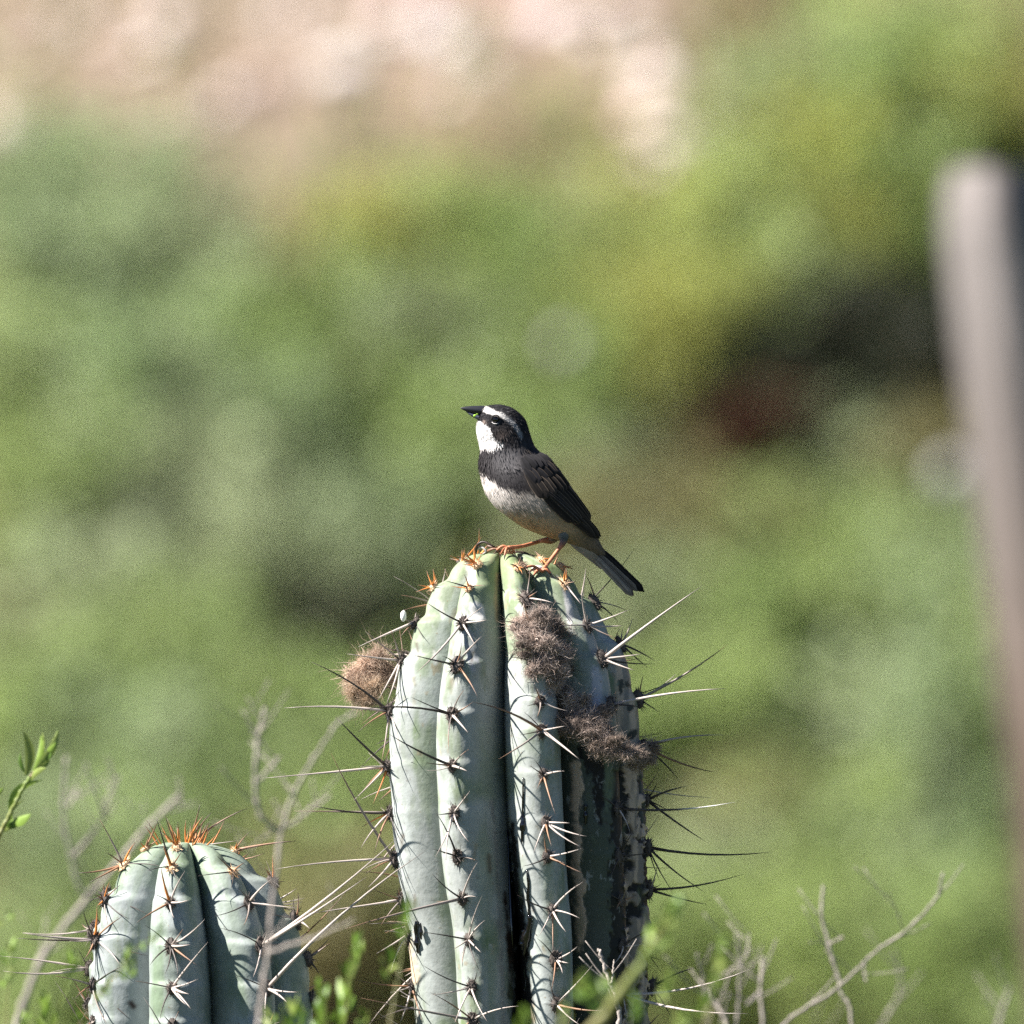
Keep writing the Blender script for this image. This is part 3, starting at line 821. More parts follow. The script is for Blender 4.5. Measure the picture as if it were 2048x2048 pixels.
drip(1046, 1555, 1044, 1690, 2, 4); drip(1045, 1620, 1045, 1665, 3, 7); drip(1054, 1740, 1060, 1850, 3, 5); drip(1062, 1830, 1047, 1915, 6, 14, 0.003); drip(1048, 1860, 1048, 1900, 8, 11, 0.005)
drip(832, 1842, 836, 1908, 4, 9); drip(840, 1846, 842, 1880, 3, 5, 0.002); drip(1016, 1660, 1026, 1900, 3, 6); drip(1025, 1740, 1024, 1770, 4, 6)
drip(1170, 1610, 1172, 1650, 3, 5)

# white dropping on the side spine and near the foot
def blob(name, parent, c, r, mat, seed, col=(0.7, 0.7, 0.7)):
    n, m = 12, 8
    th = np.linspace(0, math.pi, m)[:, None]; ph = np.linspace(0, 2 * math.pi, n, endpoint=False)[None, :]
    D = np.stack([np.sin(th) * np.cos(ph), np.sin(th) * np.sin(ph), np.cos(th) + 0 * ph], -1)
    V = (np.asarray(c) + D * np.asarray(r) * (0.7 + 0.6 * fbm(D * 1.7 + seed, seed, 3))[..., None]).reshape(-1, 3)
    F = [(a * n + b, a * n + (b + 1) % n, (a + 1) * n + (b + 1) % n, (a + 1) * n + b) for a in range(m - 1) for b in range(n)]
    return link(name, mesh_of(name, V, F, [col] * len(V), True, (mat,)), parent)
blob('dropping', cactus, P(807, 1232, rib_point(GEO, 2, 1246)[0][1] - 0.003), (6 * S, 6 * S, 11 * S), M_DROP, 3)
blob('dropping', cactus, surf(1076, 1138)[0], (12 * S, 8 * S, 8 * S), M_DROP, 4)
blob('dropping', cactus, surf(1190, 1492)[0], (8 * S, 6 * S, 6 * S), M_DROP, 5)

# ---- the smaller column -------------------------------------------
SMALL_PROF = [(PX_GROUND + 10, 420, 205), (3400, 415, 210), (2600, 408, 226), (2200, 404, 229), (2047, 402, 228), (1970, 400, 224), (1920, 397, 218), (1870, 394, 208), (1836, 390, 195), (1786, 386, 170), (1762, 383, 153),
              (1735, 379, 130), (1712, 377, 104), (1698, 375, 82), (1688, 374, 58), (1684, 374, 36), (1687, 374, 16), (1690, 374, 1)]
SMALL_RIBS = [-150, -106, -66, -13, 36, 77, 122, 168]
small_ar = {1: [1790, 1860, 1936, 2010], 2: [1698, 1729, 1799, 1876, 1967, 2040], 3: [1694, 1732, 1802, 1886, 1970, 2042], 4: [1690, 1742, 1802, 1886, 1972, 2044], 5: [1702, 1762, 1839, 1915, 1995]}
def paint_small(f):
    PX, PY, t, phi = f['PX'], f['PY'], f['t'], f['phi']
    p3 = np.stack([np.cos(f['ang']) * 3, np.sin(f['ang']) * 3, f['Z'] * 30], -1)
    streak = fbm(np.stack([phi / 5.0, f['Z'] * 14, 0 * phi], -1), 141, 4)
    blot = fbm(p3, 143, 5)
    fine = fbm(p3 * 7, 147, 3)
    glau = np.array([0.365, 0.40, 0.395]); green = np.array([0.20, 0.265, 0.18]); young = np.array([0.25, 0.33, 0.21])
    c = mix(glau, green, np.clip(sm(0.46, 0.68, blot) * 0.6 + sm(0.52, 0.74, streak) * 0.4, 0, 1))
    c = mix(c, np.array([0.44, 0.485, 0.48]), 0.5 * sm(0.52, 0.70, fbm(p3 * np.array([2.2, 2.2, 1.1]) + 5.5, 145, 4)))
    c = mix(c, young, (1 - sm(1690, 1790, PY)) * 0.7)
    c = c * (0.88 + 0.24 * fine)[..., None]
    m = seg_mask(PX, PY, [(266, 2002), (270, 2008)], 5, 5, 161, 3) * (np.abs(phi) < 95)
    c = mix(c, np.array([0.05, 0.035, 0.03]), m)
    specks = sm(0.84, 0.88, fbm(np.stack([phi / 1.3, PY / 6, 0 * PX], -1), 197, 2)) * 0.5
    return np.clip(mix(c, np.array([0.12, 0.10, 0.08]), specks) * 0.74, 0.004, 0.75), np.zeros_like(PX)
spec_small = dict(profile=dense(SMALL_PROF[::-1], 420, 0), ribs=SMALL_RIBS, depth={3: 0.60, 2: 0.50, 4: 0.48}, areoles=small_ar, na=480, nv=420, seed=201, y=-0.02, paint=paint_small)
cactus2 = thing('columnar_cactus', (P(420, 0)[0], -0.02, 0), 'shorter glaucous columnar cactus with orange young spines on its rounded tip', 'cactus')
sV, sF, sC, GEO2 = make_column(spec_small)
link('stem', mesh_of('stem', sV, sF, sC, True, (M_SKIN,)), cactus2)
HERO2 = [
 (1, 1860, 45, 1865, .55, L_, -4), (1, 1936, 0, 1912, .7, L_, 2), (1, 1936, 6, 1942, .8, L_, 10), (1, 1936, 100, 1945, .5, L_, 6),
 (2, 1698, 300, 1668, .45, B_, 4), (2, 1698, 316, 1640, .5, B_, 4), (2, 1698, 280, 1684, .45, O_, 4), (2, 1729, 270, 1685, .75, O_, 4), (2, 1729, 156, 1746, .7, B_, 4), (2, 1729, 180, 1764, .65, B_, 8), (2, 1729, 200, 1640, .6, G, 4), (2, 1729, 212, 1704, .5, B_, 6), (2, 1729, 330, 1735, .4, D_, 12),
 (2, 1799, 188, 1789, .5, B_, 4), (2, 1799, 220, 1762, .5, O_, 6), (2, 1799, 194, 1812, .55, O_, 6), (2, 1799, 258, 1838, .4, D_, 14), (2, 1799, 300, 1832, .4, D_, 14), (2, 1799, 216, 1850, .4, G, 12), (2, 1799, 240, 1770, .5, B_, 4),
 (2, 1876, 194, 1812, .85, O_, 6), (2, 1876, 45, 1866, .85, L_, 10), (2, 1876, 30, 1876, .6, D_, 2), (2, 1876, 138, 1882, .55, L_, 8), (2, 1876, 166, 1922, .5, B_, 10), (2, 1876, 240, 1930, .7, L_, 20), (2, 1876, 166, 1822, .5, D_, 8), (2, 1876, 246, 1832, .5, B_, 14), (2, 1876, 296, 1912, .4, D_, 14),
 (2, 1967, 110, 1952, .6, G, 12), (2, 1967, 214, 2048, .5, G, 16), (2, 1967, 262, 2040, .45, D_, 14), (2, 1967, 150, 1998, .5, B_, 10), (2, 1967, 250, 1930, .4, D_, 12),
 (3, 1694, 330, 1630, .6, B_, 6), (3, 1694, 342, 1650, .6, O_, 6), (3, 1694, 322, 1660, .5, O_, 4), (3, 1694, 355, 1655, .55, O_, 4), (3, 1732, 326, 1690, .85, O_, 6), (3, 1732, 364, 1702, .4, B_, 10), (3, 1732, 312, 1634, .6, D_, 6), (3, 1732, 362, 1770, .4, D_, 12), (3, 1732, 296, 1742, .4, D_, 10),
 (3, 1802, 322, 1734, .8, O_, 8), (3, 1802, 370, 1742, .6, L_, 14), (3, 1802, 378, 1800, .65, L_, 14), (3, 1802, 272, 1846, .6, B_, 14), (3, 1802, 348, 1836, .5, L_, 16), (3, 1802, 312, 1790, .4, D_, 10),
 (3, 1886, 410, 1838, .65, L_, 16), (3, 1886, 380, 1889, .7, L_, 18), (3, 1886, 300, 1930, .5, D_, 14), (3, 1886, 330, 1948, .5, D_, 16), (3, 1886, 356, 1954, .55, D_, 16), (3, 1886, 396, 1932, .6, B_, 16), (3, 1886, 290, 1850, .4, D_, 10), (3, 1886, 366, 1858, .5, G, 12),
 (3, 1970, 416, 1884, .6, L_, 18), (3, 1970, 378, 1988, .95, L_, 18), (3, 1970, 382, 2018, .75, L_, 18), (3, 1970, 396, 1958, .55, L_, 14), (3, 1970, 272, 1962, .5, G, 14), (3, 1970, 320, 2040, .45, D_, 14), (3, 1970, 372, 2010, .7, L_, 20),
 (4, 1690, 372, 1640, .65, O_, 4), (4, 1690, 400, 1608, .6, B_, 6), (4, 1690, 406, 1632, .8, O_, 6), (4, 1690, 424, 1624, .55, B_, 6), (4, 1690, 495, 1616, .7, B_, 8), (4, 1690, 388, 1648, .5, O_, 8), (4, 1690, 478, 1681, .5, L_, 6),
 (4, 1742, 434, 1712, .5, B_, 10), (4, 1742, 490, 1725, .5, B_, 8), (4, 1742, 396, 1752, .4, D_, 14), (4, 1742, 462, 1776, .4, D_, 14),
 (4, 1802, 545, 1757, .65, L_, 12), (4, 1802, 596, 1816, .65, L_, 10), (4, 1802, 488, 1850, .55, G, 16), (4, 1802, 430, 1832, .4, D_, 14), (4, 1802, 476, 1776, .4, D_, 12),
 (4, 1886, 801, 1670, .95, L_, 40), (4, 1886, 733, 1754, .9, L_, 34), (4, 1886, 506, 1955, .6, L_, 18), (4, 1886, 534, 1862, .5, L_, 14), (4, 1886, 440, 1856, .4, D_, 14), (4, 1886, 612, 1876, .45, G, 6),
 (4, 1972, 849, 1703, .95, L_, 40), (4, 1972, 575, 2006, .9, L_, 20), (4, 1972, 598, 1984, .6, L_, 14), (4, 1972, 470, 1950, .4, D_, 14), (4, 1972, 530, 2040, .5, L_, 14),
 (5, 1702, 475, 1683, .6, O_, 4), (5, 1702, 592, 1682, .85, B_, 10), (5, 1702, 500, 1662, .4, B_, 4), (5, 1762, 545, 1712, .6, O_, 2), (5, 1762, 530, 1735, .6, O_, 4), (5, 1762, 560, 1775, .4, D_, 6),
 (5, 1839, 596, 1784, .5, B_, 4), (5, 1839, 620, 1858, .8, L_, 8), (5, 1839, 540, 1828, .4, G, 10), (5, 1915, 660, 1885, .6, G, 4), (5, 1915, 640, 1950, .55, D_, 4), (5, 1995, 660, 1990, .55, D_, 6), (5, 1995, 640, 2030, .5, L_, 6),
]
made_small = dress(cactus2, GEO2, small_ar, HERO2, (1, 2, 3, 4, 5), 1684, 5, 6)
far_spines(cactus2, GEO2, range(8), (1, 2, 3, 4, 5), 1684, 2100, 78)
for k in range(26):      # young spikes crowding the tip
    a = rng.uniform(0, 6.28); r0 = rng.uniform(0.004, 0.016)
    b = P(372, 1692, -0.02) + np.array([math.cos(a) * r0, math.sin(a) * r0, 0])
    tip = b + np.array([math.cos(a) * 0.007 + rng.uniform(-.003, .003), math.sin(a) * 0.006, rng.uniform(0.007, 0.016)])
    mb = MB(); mb.add(*spine_geo(b, tip, rng.uniform(.3, .6) * 0.001, 0.02, mix(SP_OR, SP_BROWN, np.array(rng.random() * 0.6)), SP_DARK * 1.5)); mb.build('crown_spine', M_SPINE, cactus2)

# ------------------------------------------------------------------ the bird
BK = 440 / 1932.0                 # detail-study units to photograph pixels
def Q(u, v, y=0.0):
    return P(880 + u * BK, 780 + v * BK, y)
US = BK * S                       # metres per unit
BY = -0.004
stations = [  # dorsal u,v   ventral u,v   half width
 (380, 158, 338, 252, 34), (392, 146, 322, 290, 66), (440, 133, 316, 335, 98), (535, 128, 325, 410, 124), (645, 163, 340, 470, 142), (735, 242, 350, 525, 150), (778, 340, 345, 578, 156), (804, 430, 338, 640, 168),
 (850, 518, 343, 710, 196), (960, 602, 362, 795, 238), (1060, 712, 400, 910, 268), (1150, 842, 480, 1022, 282), (1228, 980, 590, 1112, 276), (1288, 1095, 722, 1202, 250), (1335, 1190, 870, 1267, 205),
 (1362, 1258, 1010, 1312, 155), (1390, 1312, 1130, 1350, 112), (1420, 1368, 1225, 1398, 78), (1440, 1410, 1330, 1445, 48)]
st = crom(np.array(stations, float), 120)
NB = 72
bV, bU = [], []
for (du, dv, vu, vv, hw) in st:
    cu, cv = (du + vu) / 2, (dv + vv) / 2
    au, av = (du - vu) / 2, (dv - vv) / 2
    for q in range(NB):
        th = 2 * math.pi * q / NB
        c, s_ = math.cos(th), math.sin(th)
        e = 0.92
        c2 = math.copysign(abs(c) ** e, c); s2 = math.copysign(abs(s_) ** e, s_)
        u, v = cu + au * c2, cv + av * c2
        bV.append(Q(u, v, BY - hw * US * s2))
        bU.append((u, v))
bF = []
for k in range(len(st) - 1):
    for q in range(NB):
        q2 = (q + 1) % NB
        bF.append((k * NB + q, k * NB + q2, (k + 1) * NB + q2, (k + 1) * NB + q))
bF.append(tuple(range(NB - 1, -1, -1))); bF.append(tuple((len(st) - 1) * NB + q for q in range(NB)))
bV = np.array(bV); bU = np.array(bU)

def poly_dist(u, v, pts):
    best = np.full(np.shape(u), 1e9); arg = np.zeros(np.shape(u))
    L = len(pts) - 1
    for i in range(L):
        a, b = np.array(pts[i], float), np.array(pts[i + 1], float)
        d = b - a
        w = np.clip(((u - a[0]) * d[0] + (v - a[1]) * d[1]) / (d @ d), 0, 1)
        dist = np.hypot(u - a[0] - w * d[0], v - a[1] - w * d[1])
        sel = dist < best
        best = np.where(sel, dist, best); arg = np.where(sel, (i + w) / L, arg)
    return best, arg

def inside(u, v, poly):
    r = np.zeros(np.shape(u), bool)
    n = len(poly); j = n - 1
    for i in range(n):
        xi, yi = poly[i]; xj, yj = poly[j]
        r ^= ((yi > v) != (yj > v)) & (u < (xj - xi) * (v - yi) / (yj - yi + 1e-9) + xi)
        j = i
    return r

def plumage(u, v, seed=0):
    """Albedo of the feathers at side-view position (u, v); both flanks alike."""
    u = np.asarray(u, float); v = np.asarray(v, float)
    n = 1.5 * (fbm(np.stack([u / 34, v / 34, 0 * u], -1), 301, 4) - 0.5)
    nf = fbm(np.stack([u / 9, v / 16, 0 * u], -1), 305, 3)
    uu, vv = u + 26 * n, v + 26 * n
    dark = np.array([0.030, 0.027, 0.028]); black = np.array([0.011, 0.010, 0.011])
    c = np.ones(u.shape + (3,)) * dark
    # belly and flank
    belly_line = np.interp(uu, [330, 360, 450, 560, 700, 850, 1100, 1500], [715, 735, 785, 860, 905, 900, 900, 900])
    m = sm(-14, 14, vv - belly_line)
    white = np.array([0.70, 0.63, 0.59]); flank = np.array([0.30, 0.265, 0.235]); buff = np.array([0.52, 0.36, 0.20])
    bel = mix(white, flank, sm(470, 720, u + 0.15 * (v - 900)))
    bel = mix(bel, buff, np.clip(sm(1010, 1180, v + 0.10 * (u - 600)) * 0.75, 0, 1))
    bel = mix(bel, np.array([0.20, 0.15, 0.10]), sm(1080, 1300, u))
    bel = bel * (0.72 + 0.5 * nf)[..., None]
    sp = np.exp(-((u - 795) ** 2 + (v - 1165) ** 2) / 22 ** 2)
    bel = mix(bel, np.array([0.10, 0.075, 0.05]), sp * 0.8)
    c = mix(c, bel, m)
    # breast band: charcoal with a grey bloom on the side
    band = (vv > 495) & (vv < belly_line + 14)
    bc = mix(np.array([0.016, 0.013, 0.015]), np.array([0.085, 0.080, 0.084]), np.clip(np.exp(-((u - 590) ** 2 / 130 ** 2 + (v - 600) ** 2 / 110 ** 2)) * 1.1 + 0.25 * sm(430, 560, u) * (1 - sm(760, 900, v)), 0, 1))
    bc = bc * (0.45 + 1.1 * nf)[..., None]
    c = np.where((band & (uu < 760))[..., None], mix(bc, bel, m), c)
    # upper back
    bk = sm(690, 790, uu - 0.25 * (v - 560))
    bkc = mix(np.array([0.030, 0.028, 0.032]), np.array([0.075, 0.062, 0.052]), sm(0.45, 0.75, fbm(np.stack([(u + v) / 60, (u - v) / 20, 0 * u], -1), 311, 3)))
    c = mix(c, bkc, bk * (1 - m))
    # head
    head = v < 520
    hd = mix(np.array([0.012, 0.011, 0.013]), np.array([0.05, 0.048, 0.052]), sm(0.5, 0.8, nf))
    nape = sm(640, 760, u) * sm(300, 430, v)
    hd = mix(hd, np.array([0.040, 0.038, 0.042]), nape)
    mask_in = np.exp(-((u - 540) ** 2 / 75 ** 2 + (v - 385) ** 2 / 50 ** 2))
    hd = mix(hd, np.array([0.065, 0.048, 0.042]) * 1.0, mask_in * 0.8)
    c = np.where((head & ~(band & (v > 500)))[..., None], hd, c)
    thr = [(250, 240), (345, 262), (385, 300), (425, 320), (445, 365), (458, 415), (490, 445), (560, 478), (552, 500), (470, 520), (250, 532)]
    un, vn = u + 14 * n, v + 14 * n
    t_in = inside(un, vn, thr)
    tw = np.array([0.80, 0.76, 0.735]) * (0.9 + 0.18 * nf)[..., None]
    c = np.where(t_in[..., None], tw, c)
    d, a = poly_dist(un, vn, [(382, 168), (420, 180), (470, 200), (540, 222), (610, 265), (665, 320), (700, 375), (716, 425)])
    w = np.interp(a, [0, 0.15, 0.5, 0.85, 1], [24, 27, 17, 21, 7])
    sc = mix(np.array([0.80, 0.76, 0.72]), np.array([0.26, 0.255, 0.26]), sm(0.30, 0.62, a))
    c = mix(c, sc * (0.8 + 0.35 * nf)[..., None], 1 - sm(w - 7, w + 7, d))
    lore = np.exp(-((u - 385) ** 2 + (v - 278) ** 2) / 16 ** 2)
    c = mix(c, np.array([0.55, 0.42, 0.36]), lore * 0.6)
    return np.clip(c * 0.78, 0.005, 0.8)

bcol = plumage(bU[:, 0], bU[:, 1])
nrm_noise = (fbm(np.stack([bU[:, 0] / 30, bU[:, 1] / 30, bV[:, 1] * 300], -1), 331, 4) - 0.5)
bird = thing('small_bird', P(1050, 1120, BY), 'small black and white finch with grey collar perched on the cactus tip', 'bird')
cen = np.array([Q((a[0] + a[2]) / 2, (a[1] + a[3]) / 2, BY) for a in st])
bVd = bV + (bV - np.repeat(cen, NB, 0)) * (nrm_noise * 0.05)[:, None]
link('body', mesh_of('body', bVd, bF, bcol, True, (M_PLUM,)), bird)
BIRD_BVH = BVHTree.FromPolygons([tuple(v) for v in bV], bF)

# fine feather tips over the whole body, one soft coat
coat = MB()
B3 = bV.reshape(len(st), NB, 3)
ring_next = np.roll(B3, -1, 1)
tang = np.gradient(B3, axis=0)
tang /= np.linalg.norm(tang, axis=2)[..., None] + 1e-12
nrm = np.cross(tang, ring_next - B3); nrm /= np.linalg.norm(nrm, axis=2)[..., None] + 1e-12
cm = B3 - cen[:, None, :]
nrm *= np.sign(np.sum(nrm * cm, 2))[..., None]
NC = 21000
ck = nr.integers(1, len(st) - 2, NC); cj = nr.integers(0, NB, NC)
cf, cg = nr.random(NC)[:, None], nr.random(NC)[:, None]
cp = (B3[ck, cj] * (1 - cf) + B3[ck + 1, cj] * cf) * (1 - cg) + (B3[ck, (cj + 1) % NB] * (1 - cf) + B3[ck + 1, (cj + 1) % NB] * cf) * cg
cu_ = (cp[:, 0] / S + 1024 - 880) / BK; cv_ = (1024 - (cp[:, 2] - Z0) / S - 780) / BK
ccol = plumage(cu_, cv_)
for q in range(NC):
    k, j, p, u, v = int(ck[q]), int(cj[q]), cp[q], cu_[q], cv_[q]
    if (u - 487) ** 2 + (v - 258) ** 2 < 58 ** 2: continue
    t_, n_ = tang[k, j], nrm[k, j]
    L = (0.0011 + 0.0023 * min(1, max(0, (k - 15) / 35))) * nr.uniform(0.6, 1.3)
    w = np.cross(t_, n_) * nr.uniform(0.00018, 0.00036)
    d = t_ + n_ * (nr.uniform(0.0, 0.17) if v < 700 else nr.uniform(-0.01, 0.06)) + nr.normal(size=3) * (0.10 if v < 700 else 0.05)
    d /= np.linalg.norm(d)
    a = p - n_ * 0.0001
    c = ccol[q] * nr.uniform(0.88, 1.12)
    coat.add([a - w, a + w, a + d * L * 0.6 + w * 0.8, a + d * L, a + d * L * 0.6 - w * 0.8], [(0, 1, 2, 3, 4)], c)
o = coat.build('feather_coat', M_PLUM, bird); o['kind'] = 'stuff'

# bill: two mandibles
def bill_part(name, outline_top, outline_bot, widths, col):
    k = 16
    T = crom(np.array(outline_top, float), k); Bm = crom(np.array(outline_bot, float), k)
    W = np.interp(np.linspace(0, 1, k), np.linspace(0, 1, len(widths)), widths)
    n = 14
    V = []
    for i in range(k):
        cu, cv = (T[i] + Bm[i]) / 2; au, av = (T[i] - Bm[i]) / 2
        for q in range(n):
            th = 2 * math.pi * q / n
            V.append(Q(cu + au * math.cos(th), cv + av * math.cos(th), BY - W[i] * US * math.sin(th)))
    F = [(i * n + q, i * n + (q + 1) % n, (i + 1) * n + (q + 1) % n, (i + 1) * n + q) for i in range(k - 1) for q in range(n)]
    F += [tuple(range(n - 1, -1, -1)), tuple((k - 1) * n + q for q in range(n))]
    return link(name, mesh_of(name, V, F, [col] * len(V), True, (M_BILL,)), bird)
bill_part('upper_bill', [(410, 140), (340, 138), (265, 141), (212, 147), (178, 157)], [(410, 230), (335, 216), (268, 200), (215, 182), (179, 161)], [56, 46, 31, 16, 2], (0.018, 0.018, 0.023))
bill_part('lower_bill', [(405, 222), (345, 214), (295, 205), (250, 192), (225, 184)], [(388, 285), (335, 264), (290, 240), (252, 213), (227, 188)], [50, 40, 27, 13, 2], (0.055, 0.06, 0.085))
blob('green_morsel', bird, Q(308, 226, BY - 26 * US), (16 * US, 7 * US, 12 * US), material('green_food', 0.5, 0.3, base=(0.30, 0.50, 0.06)), 9)
blob('green_morsel', bird, Q(328, 212, BY - 32 * US), (10 * US, 4 * US, 5 * US), bpy.data.materials['green_food'], 10)

# eyes with pale lower lid
for sgn in (-1, 1):
    hit = BIRD_BVH.ray_cast(Vector(Q(487, 257, BY + sgn * 0.1)), Vector((0, -sgn, 0)))
    yy = hit[0].y
    n, m = 18, 12
    V = []
    c = Q(487, 257, yy - sgn * 0.0002)
    for k in range(m):
        th = math.pi * k / (m - 1)
        for q in range(n):
            ph = 2 * math.pi * q / n
            V.append(c + 0.00185 * np.array([math.sin(th) * math.cos(ph), 0.75 * math.sin(th) * math.sin(ph), math.cos(th)]))
    F = [(k * n + q, k * n + (q + 1) % n, (k + 1) * n + (q + 1) % n, (k + 1) * n + q) for k in range(m - 1) for q in range(n)]
    eye = link('eye', mesh_of('eye', V, F, None, True, (M_EYE,)), bird)
    pts = [Q(487 + a, 257 + b, yy + sgn * (0.0007 - 0.00002 * abs(a))) for a, b in ((-30, 26), (-18, 36), (0, 40), (18, 37), (30, 28))]
    mb = MB(); mb.add(*tube(crom(pts, 12), np.full(12, 0.00022), 6, lambda u: (0.72, 0.68, 0.66)))
    o = mb.build('eyelid', M_PLUM, bird)
    pts = [Q(487 + a, 257 + b, yy + sgn * (0.0006)) for a, b in ((-36, 4), (-26, -24), (0, -36), (26, -26), (38, 2))]
    mb = MB(); mb.add(*tube(crom(pts, 12), np.full(12, 0.00035), 6, lambda u: (0.012, 0.011, 0.011))); mb.build('eyelid', M_PLUM, bird)

# feathers
def side_y(u, v, sgn):
    hit = BIRD_BVH.ray_cast(Vector(Q(u, v, BY + sgn * 0.1)), Vector((0, -sgn, 0)))
    if hit[0] is not None:
        return hit[0].y
    hit = BIRD_BVH.find_nearest(Vector(Q(u, v, BY + sgn * 0.004)))
    return hit[0].y

def feather(parent, root, tip, w, lift, sgn, col, edge, ys=None, curl=0.0, blunt=0.8, shaft=True):
    root = np.array(root, float); tip = np.array(tip, float)
    d = tip - root; L = np.hypot(*d); d /= L
    s = np.array([-d[1], d[0]])
    if ys is None:
        ya, ym, yb = side_y(*root, sgn), side_y(*((root + tip) / 2), sgn), side_y(*(root + (tip - root) * 0.92), sgn)
    else:
        ya, ym, yb = ys
    m, cols_ = 14, [-1, -0.8, -0.35, 0, 0.06, 0.4, 0.82, 1]
    V, C = [], []
    for i in range(m):
        t_ = i / (m - 1)
        y = ya * (1 - t_) * (1 - 2 * t_) + ym * 4 * t_ * (1 - t_) + yb * t_ * (2 * t_ - 1)
        ww = w * min(1, 0.35 + 1.6 * t_) * (1 - max(0, (t_ - blunt) / (1 - blunt)) ** 2.2 * 0.93)
        for x in cols_:
            p = root + d * L * t_ + s * (x * ww * 0.5 + curl * L * t_ * t_)
            V.append(Q(p[0], p[1], y + sgn * (lift + 0.0006 * (1 - x * x) * 0.5)))
            k = col * (0.8 + 0.4 * rng.random())
            if abs(x) > 0.9: k = edge
            elif shaft and x in (0, 0.06): k = col * 0.55
            C.append(k)
    nc = len(cols_)
    F = [(i * nc + q, i * nc + q + 1, (i + 1) * nc + q + 1, (i + 1) * nc + q) for i in range(m - 1) for q in range(nc - 1)]
    me = mesh_of('feather', V, F, C, True, (M_FEATH,))
    return link('feather', me, parent)

FD = np.array([0.022, 0.018, 0.016]); FE = np.array([0.125, 0.095, 0.072]); FG = np.array([0.014, 0.013, 0.015])
def row(parent, sgn, rA, rB, tA, tB, n, w, lift, col, edge, blunt=0.8):
    for i in range(n):
        f = i / (n - 1)
        r_ = np.array(rA) * (1 - f) + np.array(rB) * f; t_ = np.array(tA) * (1 - f) + np.array(tB) * f
        j = rng.uniform(-14, 14); j2 = np.array([rng.uniform(-16, 16), rng.uniform(-16, 16)])
        feather(parent, r_ + j, t_ + j + j2, w * rng.uniform(0.85, 1.15), lift + 0.00012 * i, sgn, col * rng.uniform(0.75, 1.3), edge * rng.uniform(0.6, 1.3), blunt=blunt)
for sgn in (-1, 1):
    wing = link('wing', None, bird) if False else bpy.data.objects.new('wing', None)
    COL.objects.link(wing); wing.parent = bird; wing.matrix_parent_inverse = bird.matrix_basis.inverted()
    row(wing, sgn, (900, 930), (1010, 830), (1345, 1272), (1392, 1290), 6, 62, 0.0010, FD, FE * 0.8, 0.86)
    row(wing, sgn, (870, 880), (1060, 790), (1165, 1150), (1320, 1165), 7, 84, 0.0016, FD, FE, 0.86)
    row(wing, sgn, (770, 760), (990, 690), (915, 950), (1140, 885), 7, 82, 0.0022, FD * 1.1, FE * 1.1)
    row(wing, sgn, (740, 690), (930, 620), (850, 835), (1040, 760), 6, 78, 0.0025, FG, FE * 0.7)
    row(wing, sgn, (715, 600), (860, 545), (800, 740), (960, 670), 6, 80, 0.0026, FG * 0.9, FG * 1.9)
    # the pale edged long wing feather
    feather(wing, (925, 885), (1240, 1175), 34, 0.0028, sgn, FD * 1.2, np.array([0.20, 0.18, 0.16]))
    feather(wing, (955, 890), (1270, 1170), 34, 0.0030, sgn, FD * 1.0, np.array([0.13, 0.115, 0.10]))
tail = bpy.data.objects.new('tail', None)
COL.objects.link(tail); tail.parent = bird; tail.matrix_parent_inverse = bird.matrix_basis.inverted()
TY = BY
for k, (r_, t_, w, y, c) in enumerate([((1290, 1290), (1795, 1775), 66, 0.003, FD * 0.55), ((1300, 1300), (1790, 1772), 72, 0.0015, FD * 0.5), ((1280, 1310), (1770, 1772), 62, 0.000, FD * 0.7),
                                        ((1250, 1330), (1702, 1806), 66, -0.0030, np.array([0.11, 0.088, 0.07])), ((1235, 1335), (1690, 1812), 60, -0.0042, np.array([0.20, 0.165, 0.13])), ((1262, 1330), (1735, 1768), 60, -0.0015, np.array([0.15, 0.125, 0.10])),
                                        ((1240, 1350), (1668, 1796), 48, -0.0052, np.array([0.24, 0.20, 0.155]))]):
    feather(tail, r_, t_, w, 0, -1, c, c * 1.5 + 0.012, ys=(TY + y * 0.4, TY + y * 0.7, TY + y), blunt=0.9)
for k in range(7):   # soft under-tail coverts
    feather(tail, (1130 + 18 * k, 1330 + 10 * k), (1330 + 22 * k, 1440 + 22 * k), 70, 0, -1, np.array([0.26, 0.21, 0.15]) * rng.uniform(0.7, 1.15), np.array([0.32, 0.26, 0.19]), ys=(TY - 0.002, TY - 0.004 + 0.0004 * k, TY - 0.003), shaft=False)

# legs with gripping toes
ORANGE = np.array([0.50, 0.185, 0.095]); THIGH = np.array([0.06, 0.053, 0.053])
def leg(points, rads, cols, foot, toes):
    q = crom(points, 26); r = np.interp(np.linspace(0, 1, 26), np.linspace(0, 1, len(rads)), rads)
    mb = MB()
    cc = crom(cols, 26)
    mb.add(*tube(q, r, 12, lambda u: tuple(np.clip(cc[min(25, int(u * 25))] * (0.85 + 0.3 * ((int(u * 25) % 3) / 2)), 0.01, 1))))
    lg = mb.build('leg', M_LEG, bird)
    for tp in toes:
        k = len(tp)
        qq = crom(tp, 16)
        rr = np.interp(np.linspace(0, 1, 16), [0, 0.3, 0.5, 0.72, 0.8, 1], [0.00075, 0.0007, 0.0008, 0.00062, 0.0005, 0.0001])
        mb = MB(); mb.add(*tube(qq, rr, 8, lambda u: tuple(ORANGE * (0.85 + 0.2 * (int(u * 9) % 2)) if u < 0.74 else (0.05, 0.035, 0.03))))
        mb.build('toe', M_LEG, lg)
yn, yf = BY - 0.010, BY + 0.012
fn = surf(880 + 893 * BK, 780 + 1592 * BK)[0]; fn[1] -= 0.001
